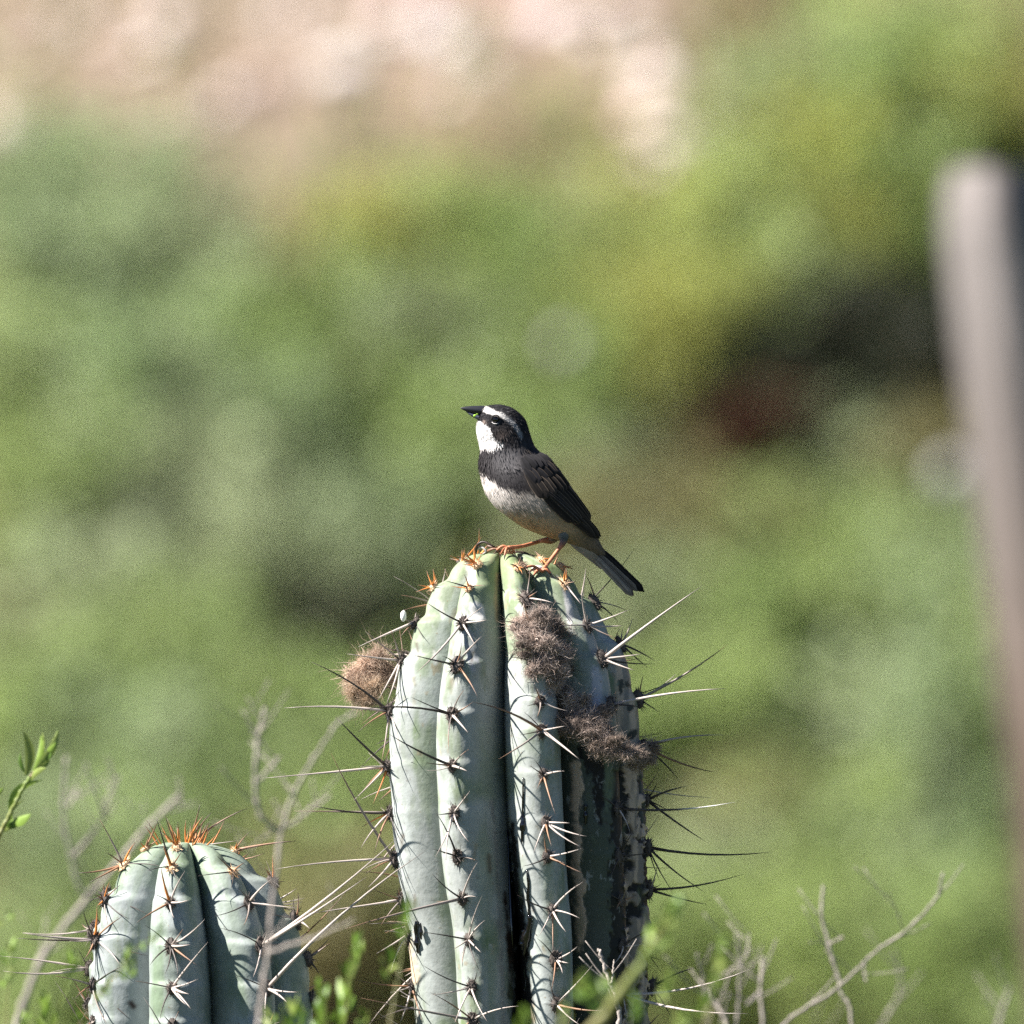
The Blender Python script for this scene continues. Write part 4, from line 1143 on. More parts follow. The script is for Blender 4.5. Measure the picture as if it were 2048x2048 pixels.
leg([Q(1040, 1130, yn + 0.010), Q(1078, 1235, yn + 0.002), Q(1084, 1325, yn), Q(1040, 1400, yn - 0.001), Q(965, 1500, (yn + fn[1]) / 2), fn], [0.0060, 0.0042, 0.0022, 0.00115, 0.00105, 0.0012],
    np.array([(0.2, 0.165, 0.13), (0.165, 0.14, 0.115), THIGH * 1.3, ORANGE * 0.95, ORANGE, ORANGE]), fn,
    [])
def toe_on(px, py, off=0.0008):
    p, n = surf(px, py)
    return p + n * off
def toes_at(f, ends):
    out = []
    for e in ends:
        mid = [(1 - a) * f + a * e for a in (0.35, 0.7)]
        mid[0] = mid[0] + np.array([0, -0.0005, 0.0022]); mid[1] = mid[1] + np.array([0, -0.0004, 0.0018])
        out.append([f, mid[0], mid[1], e])
    return out
nleg = [o for o in bird.children if o.name.startswith('leg')][-1]
def add_toes(lg, toes):
    for tp in toes:
        qq = crom(tp, 16)
        rr = np.interp(np.linspace(0, 1, 16), [0, 0.3, 0.5, 0.72, 0.8, 1], [0.0008, 0.0007, 0.0008, 0.00062, 0.0005, 0.0001])
        mb = MB(); mb.add(*tube(qq, rr, 8, lambda u: tuple(ORANGE * (0.85 + 0.2 * (int(u * 9) % 2)) if u < 0.74 else (0.05, 0.035, 0.03))))
        mb.build('toe', M_LEG, lg)
add_toes(nleg, toes_at(fn, [toe_on(1044, 1140), toe_on(1052, 1150), toe_on(1066, 1158), toe_on(1104, 1156)]))
ff = surf(1016, 1112)[0] + np.array([0, 0.004, 0.0045])
leg([Q(1010, 1270, yf - 0.004), Q(975, 1315, yf), Q(900, 1322, yf), Q(850, 1336, yf), Q(720, 1372, (yf + ff[1]) / 2), ff], [0.0040, 0.0024, 0.0013, 0.0011, 0.00105, 0.0012],
    np.array([THIGH * 1.5, ORANGE * 0.35, ORANGE * 0.8, ORANGE, ORANGE, ORANGE]), ff, [])
fleg = [o for o in bird.children if o.name.startswith('leg')][-1]
add_toes(fleg, toes_at(ff, [toe_on(988, 1110), toe_on(996, 1118), toe_on(1010, 1122), toe_on(1034, 1114)]))

# ------------------------------------------------------------------ dry twigs and green sprigs by the cacti
def ptube(pts, y, r0, r1, seed, n=7, samples=None):
    """Tube through pixels at depth y, a little knobbly."""
    r2 = np.random.default_rng(seed)
    m = samples or 7 * len(pts)
    q = crom([P(a, b, y) for a, b in pts], m)
    q = q + r2.normal(size=q.shape) * 0.0003
    q[:, 1] += np.linspace(0, 1, m) * r2.uniform(-0.04, 0.04)
    r = np.linspace(r0, r1, m) * (0.85 + 0.35 * r2.random(m))
    return q, r

TW = np.array([0.32, 0.28, 0.25]); TWK = 0.29
def twig_bush(label, y, root_px, branches, seed, col=TW, name='dry_shrub', group=None):
    foot = P(root_px, 1024 + Z0 / S, y); foot[2] = float(ground_z(foot[0], y)) - 0.01
    root = thing(name, foot, label, 'dry shrub', group)
    for k, (pts, w0, w1) in enumerate(branches):
        q, r = ptube(pts, y, w0 * S * TWK, w1 * S * TWK, seed + k)
        if pts[0][1] >= 2040:         # goes on down to the foot of the shrub
            low = crom([foot + np.array([rng.uniform(-.02, .02), rng.uniform(-.02, .02), 0]), (foot + q[0]) / 2 + np.array([rng.uniform(-.03, .03), 0, 0.05]), q[0]], 14)[:-1]
            q = np.vstack([low, q]); r = np.concatenate([np.linspace(w0 * S * 0.9, w0 * S / 2, len(low)), r])
        mb = MB(); r3 = random.Random(seed + k)
        nq = len(q)
        for i_ in range(0, nq, 6):       # nodes
            r[i_] *= 1.28
        mb.add(*tube(q, r, 8, lambda u: tuple(col * (0.65 + 0.7 * r3.random()))))
        for _ in range(3 if nq > 30 else 2):   # fine side shoots
            i_ = r3.randrange(max(1, nq // 3), nq - 1)
            tdir = q[i_] - q[i_ - 1]; tdir /= np.linalg.norm(tdir) + 1e-9
            dv = tdir * 0.6 + np.array([r3.choice([-1, 1]) * r3.uniform(0.5, 1.0), r3.uniform(-.5, .5), r3.uniform(-0.1, 0.6)]); dv /= np.linalg.norm(dv)
            ln = r3.uniform(0.008, 0.03)
            mb.add(*tube(crom([q[i_], q[i_] + dv * ln * 0.5 + np.array([0, 0, 0.002]), q[i_] + dv * ln + np.array([0, 0, 0.006])], 6), np.linspace(r[i_] * 0.55, 0.0003, 6), 6, lambda u: tuple(col * 0.9)))
        mb.build('branch', M_TWIG, root)
    return root

twig_bush('leaning dry twig passing behind the shorter cactus, forked at its tip', 1.5, 10, [
    ([(20, 2080), (34, 2047), (74, 1936), (134, 1846), (215, 1752), (295, 1655), (362, 1588)], 26, 16),
    ([(205, 1765), (168, 1786), (144, 1719), (131, 1651), (129, 1584), (134, 1514)], 14, 11), ([(138, 1612), (146, 1594), (154, 1578)], 12, 8),
    ([(146, 1712), (188, 1665), (208, 1628), (198, 1594), (174, 1527)], 13, 9), ([(206, 1622), (220, 1590), (238, 1552)], 12, 11),
    ([(330, 1620), (350, 1618), (395, 1606)], 9, 6), ([(74, 1936), (84, 1890), (90, 1835)], 8, 5), ([(215, 1752), (270, 1690), (290, 1650), (286, 1600)], 6, 4)], 900)
twig_bush('pale dry stem rising in front of the shorter cactus and forking above it', -1.05, 520, [
    ([(515, 2080), (523, 1987), (536, 1903), (543, 1819), (563, 1668), (587, 1591), (625, 1520), (672, 1450), (716, 1424)], 15, 7),
    ([(566, 1662), (536, 1648), (516, 1615), (511, 1560), (516, 1480), (530, 1416)], 13, 10), ([(520, 1560), (536, 1540), (558, 1516)], 9, 7),
    ([(566, 1660), (600, 1636), (640, 1606), (662, 1588)], 9, 6), ([(512, 1480), (500, 1450), (490, 1425)], 4, 3), ([(538, 1904), (600, 1884), (660, 1862), (708, 1838)], 13, 5),
    ([(563, 1660), (520, 1680), (500, 1700)], 5, 3), ([(600, 1640), (590, 1600), (575, 1570)], 5, 3)], 920)
twig_bush('arching bare grey twig with side shoots, standing clear to the side of the tall cactus', 0.8, 1600, [
    ([(1540, 2085), (1568, 2048), (1600, 2022), (1668, 1979), (1755, 1898), (1812, 1858), (1870, 1794), (1883, 1744)], 12, 8),
    ([(1704, 2085), (1703, 2046), (1698, 2008), (1682, 1985), (1676, 1950), (1655, 1878), (1643, 1824), (1648, 1774)], 11, 9), ([(1662, 1886), (1676, 1878), (1686, 1872)], 8, 5),
    ([(1806, 1858), (1790, 1812), (1776, 1784)], 4, 3), ([(1730, 1925), (1728, 1945), (1732, 1962)], 5, 6)], 940)
twig_bush('thin blurred grey twigs low beside the arching bare twig', 1.7, 1780, [
    ([(1745, 2085), (1769, 2039), (1799, 1982), (1796, 1928), (1786, 1900)], 12, 8), ([(1985, 2085), (1997, 2048), (2010, 2005), (2020, 1976)], 14, 9), ([(1640, 2085), (1625, 2020), (1616, 1980)], 5, 3)], 950)
twig_bush('tangle of short dry grey stalks at the foot of the tall cactus', -0.85, 1430, [
    ([(1470, 2090), (1478, 1990), (1480, 1925), (1472, 1866)], 8, 5), ([(1480, 1930), (1496, 1900), (1500, 1870)], 6, 3), ([(1530, 2090), (1521, 1982), (1524, 1945), (1527, 1916)], 9, 8), ([(1521, 1985), (1505, 1996), (1492, 2006)], 9, 6),
    ([(1425, 2090), (1410, 2010), (1404, 1950), (1394, 1906)], 10, 6), ([(1455, 2090), (1450, 2044), (1430, 2004), (1418, 1980)], 12, 7), ([(1404, 1990), (1440, 1950), (1475, 1930)], 7, 4)], 960)
twig_bush('stub of grey dead twig forked in front of the tall cactus base', -0.16, 1225, [
    ([(1232, 2090), (1238, 2020), (1222, 1970), (1206, 1925), (1198, 1898)], 16, 10), ([(1222, 1968), (1226, 1946), (1227, 1922)], 8, 3)], 970)

GREENS = [np.array([0.15, 0.25, 0.035]), np.array([0.20, 0.30, 0.055]), np.array([0.11, 0.20, 0.03]), np.array([0.27, 0.34, 0.09])]
def leaf_geo(base, tip, w, bow, face):
    base = np.asarray(base, float); tip = np.asarray(tip, float)
    d = tip - base; L = np.linalg.norm(d)
    s = np.cross(d, face); s /= np.linalg.norm(s) + 1e-9
    f = np.cross(s, d); f /= np.linalg.norm(f) + 1e-9
    V = []
    m = 9
    for i in range(m):
        t_ = i / (m - 1)
        c = base + d * t_ + (s * bow[0] + f * bow[1]) * L * 4 * t_ * (1 - t_)
        ww = 0.72 * w * (math.sin(math.pi * min(1, t_ * 0.93 + 0.07)) ** 0.8) * 0.5 + 0.0001
        V += [c - s * ww, c + f * ww * 0.35, c + s * ww]
    F = []
    for i in range(m - 1):
        for q in (0, 1):
            F.append((i * 3 + q, i * 3 + q + 1, (i + 1) * 3 + q + 1, (i + 1) * 3 + q))
    return V, F

def sprig(label, y, stems, leaves, seed, group=None, name='leafy_plant'):
    """stems: pixel polylines with widths; leaves: (base px, tip px, width px, bow)."""
    r2 = random.Random(seed)
    rx = stems[0][0][0][0]
    foot = P(rx, 0, y); foot[2] = float(ground_z(foot[0], y)) - 0.01
    root = thing(name, foot, label, 'plant', group)
    for k, (pts, w0, w1) in enumerate(stems):
        q, r = ptube(pts, y, w0 * S / 2, w1 * S / 2, seed + k)
        if pts[0][1] >= 2040 or k == 0:
            low = crom([foot, (foot + q[0]) / 2 + np.array([r2.uniform(-.02, .02), 0, 0.03]), q[0]], 12)[:-1]
            q = np.vstack([low, q]); r = np.concatenate([np.linspace(w0 * S * 0.8, w0 * S / 2, len(low)), r])
        mb = MB()
        cc = (np.array([0.34, 0.24, 0.15]), np.array([0.24, 0.33, 0.08]))
        mb.add(*tube(q, r, 8, lambda u: tuple(mix(cc[0], cc[1], np.array(u)))))
        mb.build('stem', M_LEAF, root)
    for (b, t_, w, bow) in leaves:
        yb = y + r2.uniform(-0.01, 0.01)
        V, F = leaf_geo(P(*b, y), P(*t_, yb + r2.uniform(-0.012, 0.012)), w * S, (bow, r2.uniform(-0.1, 0.1)), np.array([r2.uniform(-.6, .6), -1, r2.uniform(-.2, .6)]))
        c = r2.choice(GREENS) * r2.uniform(0.85, 1.2)
        link('leaf', mesh_of('leaf', V, F, [c * r2.uniform(0.92, 1.08) for _ in V], True, (M_LEAF,)), root)
    return root

def shoot(x, y, h, n, lean, w, seed, spread=26):
    """An upright leafy shoot: leaves alternate up a short axis at pixel (x, y)."""
    r2 = random.Random(seed)
    out = []
    for i in range(n):
        f = i / max(1, n - 1)
        bx, by = x + lean * f, y - h * f * 0.72
        sd = 1 if i % 2 else -1
        L = h * r2.uniform(0.28, 0.45)
        out.append(((bx, by), (bx + lean * 0.3 + sd * spread * r2.uniform(0.3, 1.0) * (1 - 0.6 * f), by - L), w * r2.uniform(0.7, 1.2), sd * r2.uniform(-0.1, 0.14)))
    return out

sprig('green sprig of narrow leaves on a brown stem leaning in beside the shorter cactus', -0.36, [([(-70, 1900), (-20, 1720), (0, 1668), (17, 1635), (40, 1590), (60, 1553)], 10, 7), ([(60, 1553), (80, 1530), (98, 1495), (116, 1462)], 6, 3)],
      [((52, 1550), (46, 1462), 26, 0.12), ((50, 1545), (40, 1506), 10, -0.1), ((66, 1545), (82, 1470), 18, 0.1), ((78, 1532), (118, 1460), 22, 0.06), ((78, 1530), (100, 1520), 16, 0.1), ((84, 1520), (104, 1500), 15, 0.1), ((92, 1505), (112, 1484), 15, 0.1),
       ((62, 1560), (92, 1536), 16, -0.1), ((88, 1500), (84, 1464), 8, 0.0), ((22, 1642), (86, 1560), 24, -0.28), ((20, 1645), (62, 1628), 26, 0.1), ((10, 1650), (42, 1640), 22, 0.12), ((14, 1640), (48, 1600), 6, -0.1), ((-6, 1660), (26, 1652), 12, 0.1), ((-4, 1590), (6, 1575), 8, 0)], 1000)
sprig('low green sprigs with tiny narrow leaves in front of the shorter cactus', -0.85, [([(110, 2300), (112, 2090), (120, 2020), (140, 1960)], 6, 3), ([(140, 2090), (196, 1990), (240, 1940), (262, 1905), (300, 1880)], 4, 2), ([(10, 2090), (16, 1960), (18, 1900)], 4, 2)],
      shoot(95, 2060, 80, 7, -4, 13, 1) + shoot(142, 1960, 60, 6, 4, 10, 2) + shoot(206, 2000, 50, 8, 6, 9, 3) + shoot(252, 1960, 70, 9, 8, 10, 4) + shoot(290, 1900, 50, 6, 30, 6, 5, 16) + shoot(18, 1930, 50, 6, 4, 10, 6)
      + shoot(6, 1975, 40, 5, 20, 8, 7) + shoot(48, 2070, 50, 5, 4, 10, 8) + shoot(6, 1850, 30, 3, 14, 8, 9) + shoot(160, 2070, 50, 5, 0, 10, 11), 1010)
sprig('bright green upright shoots between the two cacti', -0.95, [([(660, 2300), (655, 2090), (650, 2020), (648, 1980)], 8, 5), ([(690, 2090), (694, 2000), (702, 1930), (712, 1890)], 6, 3), ([(770, 2100), (790, 1990), (806, 1880), (812, 1810)], 4, 2), ([(570, 2090), (565, 2010)], 5, 3)],
      shoot(642, 2070, 110, 9, 2, 17, 21) + shoot(684, 2060, 100, 8, 4, 16, 22) + shoot(700, 1970, 100, 8, 14, 12, 23) + shoot(585, 2080, 90, 6, 2, 14, 24) + shoot(806, 1880, 90, 7, 8, 11, 25, 20) + shoot(775, 1960, 60, 5, 4, 10, 26) + shoot(612, 2080, 70, 5, -6, 13, 27) + shoot(540, 2085, 70, 5, 2, 13, 28) + shoot(720, 2080, 60, 5, 6, 11, 29), 1020)
sprig('yellow green leafy shoots and thick stem rising at the tall cactus base', -1.5, [([(1140, 2300), (1170, 2090), (1210, 2030), (1250, 1970), (1284, 1925), (1300, 1890)], 24, 14), ([(1296, 1900), (1320, 1860), (1345, 1810)], 10, 6), ([(1410, 2090), (1425, 1980), (1440, 1930), (1444, 1885)], 9, 6), ([(1130, 2090), (1128, 2040), (1132, 2010)], 16, 12)],
      shoot(1345, 1850, 60, 5, 10, 20, 31) + shoot(1310, 1910, 90, 7, 20, 16, 32, 40) + shoot(1438, 1940, 74, 5, 6, 18, 33, 14) + shoot(1420, 1990, 60, 6, 14, 12, 34) + shoot(1172, 2000, 60, 6, -6, 16, 35) + shoot(1200, 2020, 70, 6, 10, 14, 36) + shoot(1395, 2040, 50, 6, 18, 14, 37)
      + shoot(1132, 2060, 50, 4, 0, 18, 38, 12) + shoot(1330, 2000, 60, 6, 10, 12, 39) + shoot(1050, 2080, 60, 5, 0, 14, 40) + shoot(1360, 2070, 50, 5, 8, 13, 41) + shoot(1270, 2050, 60, 5, 0, 13, 42) + shoot(1440, 2080, 40, 4, 10, 12, 43), 1030)

# ------------------------------------------------------------------ the hillside: fence post, shrubs, herbs, stones
def fence_post():
    top = P(2012, 335, 9.5)
    foot = P(2400, 0, 9.5); foot[2] = float(ground_z(foot[0], 9.5)) - 0.25
    root = thing('fence_post', (foot[0], foot[1], foot[2]), 'weathered grey wooden post leaning over behind the cacti, out of focus', 'fence post')
    V, C = [], []
    n, m = 28, 48
    ax = (top - foot)
    for k in range(m):
        u = k / (m - 1)
        c = foot + ax * u
        for q in range(n):
            th = 2 * math.pi * q / n + math.radians(30)
            sq = 1 / max(abs(math.cos(2 * math.pi * q / n)), abs(math.sin(2 * math.pi * q / n)))
            r = 0.062 * (0.25 + 0.75 * sq / 1.08) * (1.08 - 0.08 * u) * (1 - 0.22 * max(0, (u - 0.97) / 0.03))
            r *= 1 + 0.05 * (float(vnoise(np.array([q * 0.9, u * 3, 1.0]), 7)) - 0.5)
            V.append(c + np.array([math.cos(th) * r, math.sin(th) * r, 0]))
            g = 0.75 + 0.5 * float(vnoise(np.array([q * 1.3, u * 7, 2.0]), 9))
            zc = foot[2] + ax[2] * u
            crack = 0.55 if vnoise(np.array([q * 2.1, u * 5, 3.0]), 13) > 0.72 else 1.0
            C.append(mix(np.array([0.085, 0.062, 0.048]), np.array([0.185, 0.165, 0.158]), np.array(float(sm(0.95, 1.5, np.array(zc + 0.25 * g))))) * g * crack)
    F = [(k * n + q, k * n + (q + 1) % n, (k + 1) * n + (q + 1) % n, (k + 1) * n + q) for k in range(m - 1) for q in range(n)]
    F += [tuple(range(n - 1, -1, -1)), tuple((m - 1) * n + q for q in range(n))]
    link('shaft', mesh_of('post_shaft', V, F, C, False, (M_BARK,)), root)
fence_post()

def bush_mesh(seed, n_leaf, spiky):
    """Foliage and stems of a shrub about 1 m wide and 1 m tall, base at the origin."""
    r2 = np.random.default_rng(seed)
    fo, stx = [], MB()
    V = []; C = []; F = []
    tips = []
    for b in range(16):
        a = r2.uniform(0, 6.28); sp = r2.uniform(0.1, 0.48) * (0.7 if spiky else 1)
        h = r2.uniform(0.55, 1.0) * (1 - 0.5 * (sp / 0.5) ** 2)
        end = np.array([math.cos(a) * sp, math.sin(a) * sp, h])
        mid = end * np.array([0.45, 0.45, 0.55]) + r2.normal(size=3) * 0.03
        q = crom([np.zeros(3), mid, end], 9)
        stx.add(*tube(q, np.linspace(0.014, 0.004, 9), 5, lambda u: (0.16, 0.115, 0.075)))
        for k in range(3, 9):
            tips.append(q[k])
            s_ = r2.normal(size=3) * 0.10; s_[2] = abs(s_[2])
            tips.append(q[k] + s_)
    tips = np.array(tips); tone = r2.choice([0.5, 0.8, 1.0, 1.2, 1.45], len(tips))
    for i in range(n_leaf):
        ti = r2.integers(len(tips))
        c = tips[ti] + r2.normal(size=3) * 0.045
        if c[2] < 0.02: continue
        nn = np.array([0.0, 0.0, 1.0]) + r2.normal(size=3) * 0.75; nn /= np.linalg.norm(nn)
        d = np.cross(nn, r2.normal(size=3)); d /= np.linalg.norm(d)
        s_ = np.cross(d, nn)
        L = r2.uniform(0.035, 0.075); w = L * (0.2 if spiky else 0.32)
        n0 = len(V)
        V += [c, c + d * L * 0.45 + s_ * w, c + d * L, c + d * L * 0.45 - s_ * w]
        F.append((n0, n0 + 1, n0 + 2, n0 + 3))
        C += [np.ones(3) * r2.uniform(0.8, 1.2) * tone[ti]] * 4
    return mesh_of('foliage', V, F, C, False), stx.mesh('bush_stem', M_BARK)

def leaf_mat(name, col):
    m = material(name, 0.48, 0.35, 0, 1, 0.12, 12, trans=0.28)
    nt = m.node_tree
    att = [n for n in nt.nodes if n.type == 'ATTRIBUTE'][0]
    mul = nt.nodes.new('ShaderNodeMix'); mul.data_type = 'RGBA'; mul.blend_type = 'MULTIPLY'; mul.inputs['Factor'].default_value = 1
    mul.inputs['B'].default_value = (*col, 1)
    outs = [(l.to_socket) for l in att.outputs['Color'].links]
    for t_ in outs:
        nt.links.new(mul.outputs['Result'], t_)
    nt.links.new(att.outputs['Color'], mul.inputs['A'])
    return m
LM = {'cool': leaf_mat('leaf_cool', (0.26, 0.33, 0.165)), 'sage': leaf_mat('leaf_sage', (0.31, 0.36, 0.20)), 'mid': leaf_mat('leaf_mid', (0.235, 0.31, 0.105)),
      'yellow': leaf_mat('leaf_yellow', (0.35, 0.37, 0.10)), 'bright': leaf_mat('leaf_bright', (0.31, 0.385, 0.14)), 'dark': leaf_mat('leaf_deep_shade', (0.022, 0.028, 0.013)), 'rust': leaf_mat('leaf_rust', (0.085, 0.032, 0.018)), 'olive': leaf_mat('leaf_olive', (0.22, 0.205, 0.09))}  # near-black leaf colour stands in for a deeply shaded gap
BUSH = [bush_mesh(s, 2600, s % 2) for s in (1, 2, 3, 4)]
DESC = {'cool': 'soft blue green shrub', 'sage': 'pale sage shrub', 'mid': 'mid green shrub', 'yellow': 'yellow green shrub', 'bright': 'bright green shrub', 'dark': 'near-black shade-coloured shrub', 'rust': 'rusty brown dry shrub', 'olive': 'olive brown shrub'}
def bush(foot, h, w, kind, k, where='out on the open hillside'):
    o = thing('hillside_shrub', foot - np.array([0, 0, 0.02]), 'blurred %s %s' % (DESC[kind], where), 'shrub', '%ss %s' % (DESC[kind], where))
    o.rotation_euler = (0, 0, rng.uniform(0, 6.28))
    o.scale = (w, w, h)
    f = bpy.data.objects.new('foliage', BUSH[k][0]); COL.objects.link(f); f.parent = o
    if not f.data.materials: f.data.materials.append(LM['mid'])
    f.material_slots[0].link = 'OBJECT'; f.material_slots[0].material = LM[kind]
    s_ = bpy.data.objects.new('stem', BUSH[k][1]); COL.objects.link(s_); s_.parent = o
    return o

# (px, py of the crown's middle, height m, width m, kind)
LAYOUT = [
 (60, 360, .42, .55, 'cool'), (230, 400, .45, .55, 'cool'), (120, 560, .5, .6, 'cool'), (330, 560, .45, .5, 'sage'), (20, 760, .5, .55, 'bright'), (250, 760, .5, .6, 'cool'), (470, 700, .4, .45, 'mid'), (620, 640, .38, .42, 'mid'),
 (100, 980, .5, .55, 'mid'), (330, 1000, .5, .5, 'sage'), (500, 880, .45, .5, 'cool'), (700, 830, .42, .5, 'mid'), (560, 1120, .45, .5, 'sage'), (150, 1240, .5, .55, 'sage'), (360, 1330, .5, .5, 'mid'), (40, 1450, .5, .55, 'mid'), (760, 1080, .45, .5, 'cool'),
 (250, 1560, .5, .55, 'cool'), (520, 1480, .5, .55, 'mid'), (700, 1350, .45, .5, 'dark'), (100, 1760, .5, .55, 'cool'), (420, 1760, .5, .55, 'mid'), (680, 1640, .5, .55, 'mid'), (640, 1880, .5, .55, 'olive'), (200, 1980, .5, .6, 'mid'), (900, 1500, .5, .55, 'mid'), (900, 1850, .5, .6, 'mid'),
 (800, 480, .34, .42, 'yellow'), (930, 440, .36, .44, 'bright'), (1080, 480, .34, .40, 'mid'), (960, 620, .38, .42, 'mid'), (850, 720, .40, .42, 'sage'), (1200, 520, .38, .42, 'bright'), (1340, 470, .38, .44, 'yellow'), (1290, 660, .40, .46, 'yellow'), (1100, 780, .42, .46, 'mid'), (1240, 800, .40, .42, 'yellow'),
 (1020, 900, .42, .46, 'mid'), (1480, 420, .42, .46, 'bright'), (1620, 350, .42, .50, 'yellow'), (1560, 200, .40, .48, 'sage'), (1720, 120, .42, .52, 'bright'), (1900, 80, .42, .52, 'bright'), (1820, 230, .42, .5, 'mid'), (1980, 230, .42, .5, 'yellow'), (1500, 560, .40, .44, 'bright'), (1700, 480, .40, .46, 'yellow'), (1850, 420, .42, .46, 'mid'), (1430, 640, .38, .4, 'yellow'),
 (1640, 650, .34, .42, 'dark'), (1780, 660, .34, .42, 'dark'), (1560, 740, .32, .40, 'dark'), (1860, 740, .32, .40, 'dark'), (1500, 820, .30, .36, 'dark'), (1690, 700, .30, .36, 'dark'), (1800, 790, .32, .36, 'dark'), (1540, 860, .26, .32, 'rust'), (1430, 880, .28, .36, 'rust'), (1340, 920, .26, .32, 'olive'), (1660, 880, .24, .32, 'sage'), (1850, 900, .30, .36, 'olive'),  # near-black shrubs fill the shaded hollow right of the bird
 (1250, 1060, .38, .44, 'olive'), (1410, 1110, .34, .42, 'olive'), (1570, 1090, .34, .42, 'bright'), (1740, 1080, .34, .42, 'mid'), (1930, 1080, .36, .44, 'cool'), (1320, 1250, .44, .46, 'sage'), (1500, 1280, .44, .46, 'mid'), (1680, 1260, .44, .48, 'bright'), (1860, 1240, .44, .48, 'cool'), (2020, 1300, .44, .5, 'mid'),
 (1400, 1460, .44, .46, 'bright'), (1580, 1480, .44, .46, 'mid'), (1760, 1480, .46, .5, 'sage'), (1940, 1480, .46, .5, 'cool'), (1530, 1680, .36, .42, 'olive'), (1450, 1740, .36, .42, 'sage'), (1680, 1680, .44, .48, 'mid'), (1850, 1700, .46, .5, 'bright'), (2000, 1720, .46, .5, 'cool'),
 (1400, 1900, .46, .5, 'mid'), (1600, 1900, .46, .5, 'bright'), (1800, 1920, .46, .5, 'mid'), (1980, 1940, .46, .5, 'mid'), (1150, 1000, .4, .44, 'sage'), (1200, 1500, .44, .5, 'mid'), (1150, 1900, .46, .5, 'mid'),
]
LAYOUT += [(1935, 1480, .62, .42, 'cool'), (2060, 1380, .6, .42, 'mid')]
for k, (px, py, h, w, kind) in enumerate(LAYOUT):
    foot = on_slope(px, py, h * 0.55)
    if k >= len(LAYOUT) - 2:
        foot = P(px, py, 23.9); foot[2] = float(ground_z(foot[0], 23.9)); h = (P(px, py, 23.9)[2] - foot[2]) * 1.5
    if px > 1560: where = 'around the leaning post' if py < 1100 else 'below the leaning post'
    elif py < 520: where = 'at the edge of the bare soil'
    elif px > 1180: where = 'behind the bird\'s tail' if py < 1150 else 'between the tall cactus and the post'
    elif px > 760: where = 'right behind the bird'
    else: where = 'behind the gap between the cacti' if px > 430 else ('behind the shorter cactus' if py > 1100 else 'in the green thicket facing the bird')
    bush(foot, h, w, kind, k % 4, where)
rb = random.Random(99)
for k in range(26):               # the slope beyond the picture's edges
    x = rb.choice([-1, 1]) * rb.uniform(1.4, 4.5); y = rb.uniform(24.5, 33)
    kind = rb.choice(['cool', 'mid', 'sage', 'bright', 'yellow', 'olive'])
    bush(np.array([x, y, float(ground_z(x, y))]), rb.uniform(.35, .6), rb.uniform(.4, .65), kind, k % 4)

# low herbs between the shrubs, beyond counting
N = 42000
hx = nr.uniform(-3.4, 3.4, N); hy = nr.uniform(23.5, 34.0, N)
keep = nr.random(N) > bare_mask(hx, hy) * 0.82
hx, hy = hx[keep], hy[keep]
hz = ground_z(hx, hy)
pal = np.array([[0.21, 0.265, 0.11], [0.29, 0.315, 0.10], [0.26, 0.285, 0.16], [0.28, 0.225, 0.12], [0.18, 0.23, 0.085]])
fld = fbm(np.stack([hx * 1.6, hy * 1.6, 0 * hx], -1), 401, 3)
pick = np.clip(((fld - 0.25) / 0.5 * 5 + nr.normal(size=len(hx)) * 0.7).astype(int), 0, 4)
HV, HF, HC = [], [], []
for i in range(len(hx)):
    a = nr.uniform(0, 6.28); L = nr.uniform(0.05, 0.16); w = nr.uniform(0.006, 0.014)
    b = np.array([hx[i], hy[i], hz[i] - 0.005])
    d = np.array([nr.normal() * 0.8, nr.normal() * 0.8, 1.0]); d /= np.linalg.norm(d)
    s_ = np.array([math.cos(a), math.sin(a), 0]) * w
    n0 = len(HV)
    HV += [b - s_ * 0.4, b + s_ * 0.4, b + d * L * 0.55 + s_, b + d * L, b + d * L * 0.55 - s_]
    HF.append((n0, n0 + 1, n0 + 2, n0 + 3, n0 + 4))
    HC += [pal[pick[i]] * nr.uniform(0.7, 1.3)] * 5
herbs = link('ground_herbs', mesh_of('ground_herbs', HV, HF, HC, False, (M_BUSHLEAF,)))
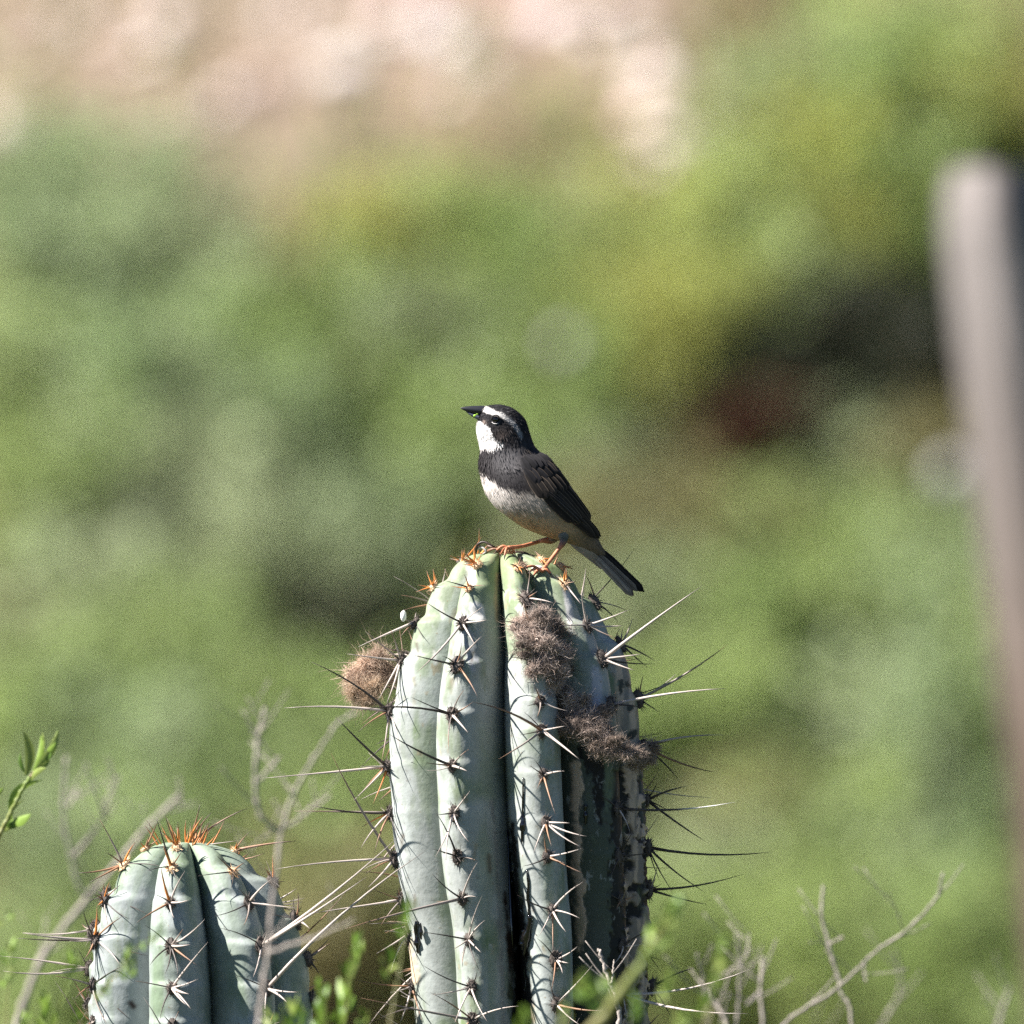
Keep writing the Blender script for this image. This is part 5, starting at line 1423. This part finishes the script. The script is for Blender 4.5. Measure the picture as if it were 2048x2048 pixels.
tag(herbs, 'low green herbs covering the hillside between the shrubs', 'herbs', kind='stuff')

# pale stones whose blur shows as soft discs
rs = random.Random(5)
STONES = [(rs.uniform(60, 1420), rs.uniform(-10, 300) * rs.random() ** 0.6, rs.uniform(.016, .03)) for _ in range(34)] + [(1318, 330, .03), (1345, 310, .026), (1305, 120, .03), (1340, 170, .026), (1290, 90, .03), (330, 62, .045), (345, 20, .03), (525, 165, .040), (690, 140, .045), (640, 150, .03), (860, 60, .05), (900, 90, .035), (790, 20, .04), (1120, 40, .045), (1190, 80, .035), (1310, 180, .05), (1335, 300, .06), (1300, 240, .04), (1490, 275, .04), (20, 250, .05), (1060, 20, .04), (420, 240, .03), (1250, 20, .035), (980, 130, .03), (560, 40, .03)]
PINK = [np.array([0.62, 0.52, 0.49]), np.array([0.68, 0.62, 0.60]), np.array([0.60, 0.46, 0.43])]
for k, (px, py, r) in enumerate(STONES):
    f = on_slope(px, py, r * 0.4)
    o = blob('pale_stone', None, (0, 0, 0), (r * rng.uniform(.8, 1.3), r, r * 0.7), M_STONE, 500 + k, tuple(rng.choice(PINK)))
    o.location = tuple(f + np.array([0, 0, r * 0.35]))
    tag(o, 'pale pinkish stone lying on the bare hillside soil', 'stone', 'pale stones on the hillside')
for k, (px, py, dep, r, lab) in enumerate([(1132, 690, 26.2, .022, 'small grey ball on a thin stalk, added over the green shrubs to blur into a disc'), (1905, 950, 24.4, .030, 'small grey ball on a thin stalk, added beside the leaning post to blur into a disc')]):
    c = P(px, py, dep)
    foot = np.array([c[0] + 0.04, dep, float(ground_z(c[0] + 0.04, dep)) - 0.01])
    t_ = thing('blur_disc_ball', foot, lab, 'added ball')
    mb = MB(); mb.add(*tube(crom([foot, (foot + c) / 2 + np.array([0.02, 0, 0]), c], 10), np.full(10, 0.0014), 6, lambda u: (0.3, 0.25, 0.18))); mb.build('stalk', M_TWIG, t_)
    blob('head', t_, c, (r, r, r * 0.9), M_STONE, 540 + k, (0.40, 0.38, 0.37))  # grey ball added only to blur into a soft disc
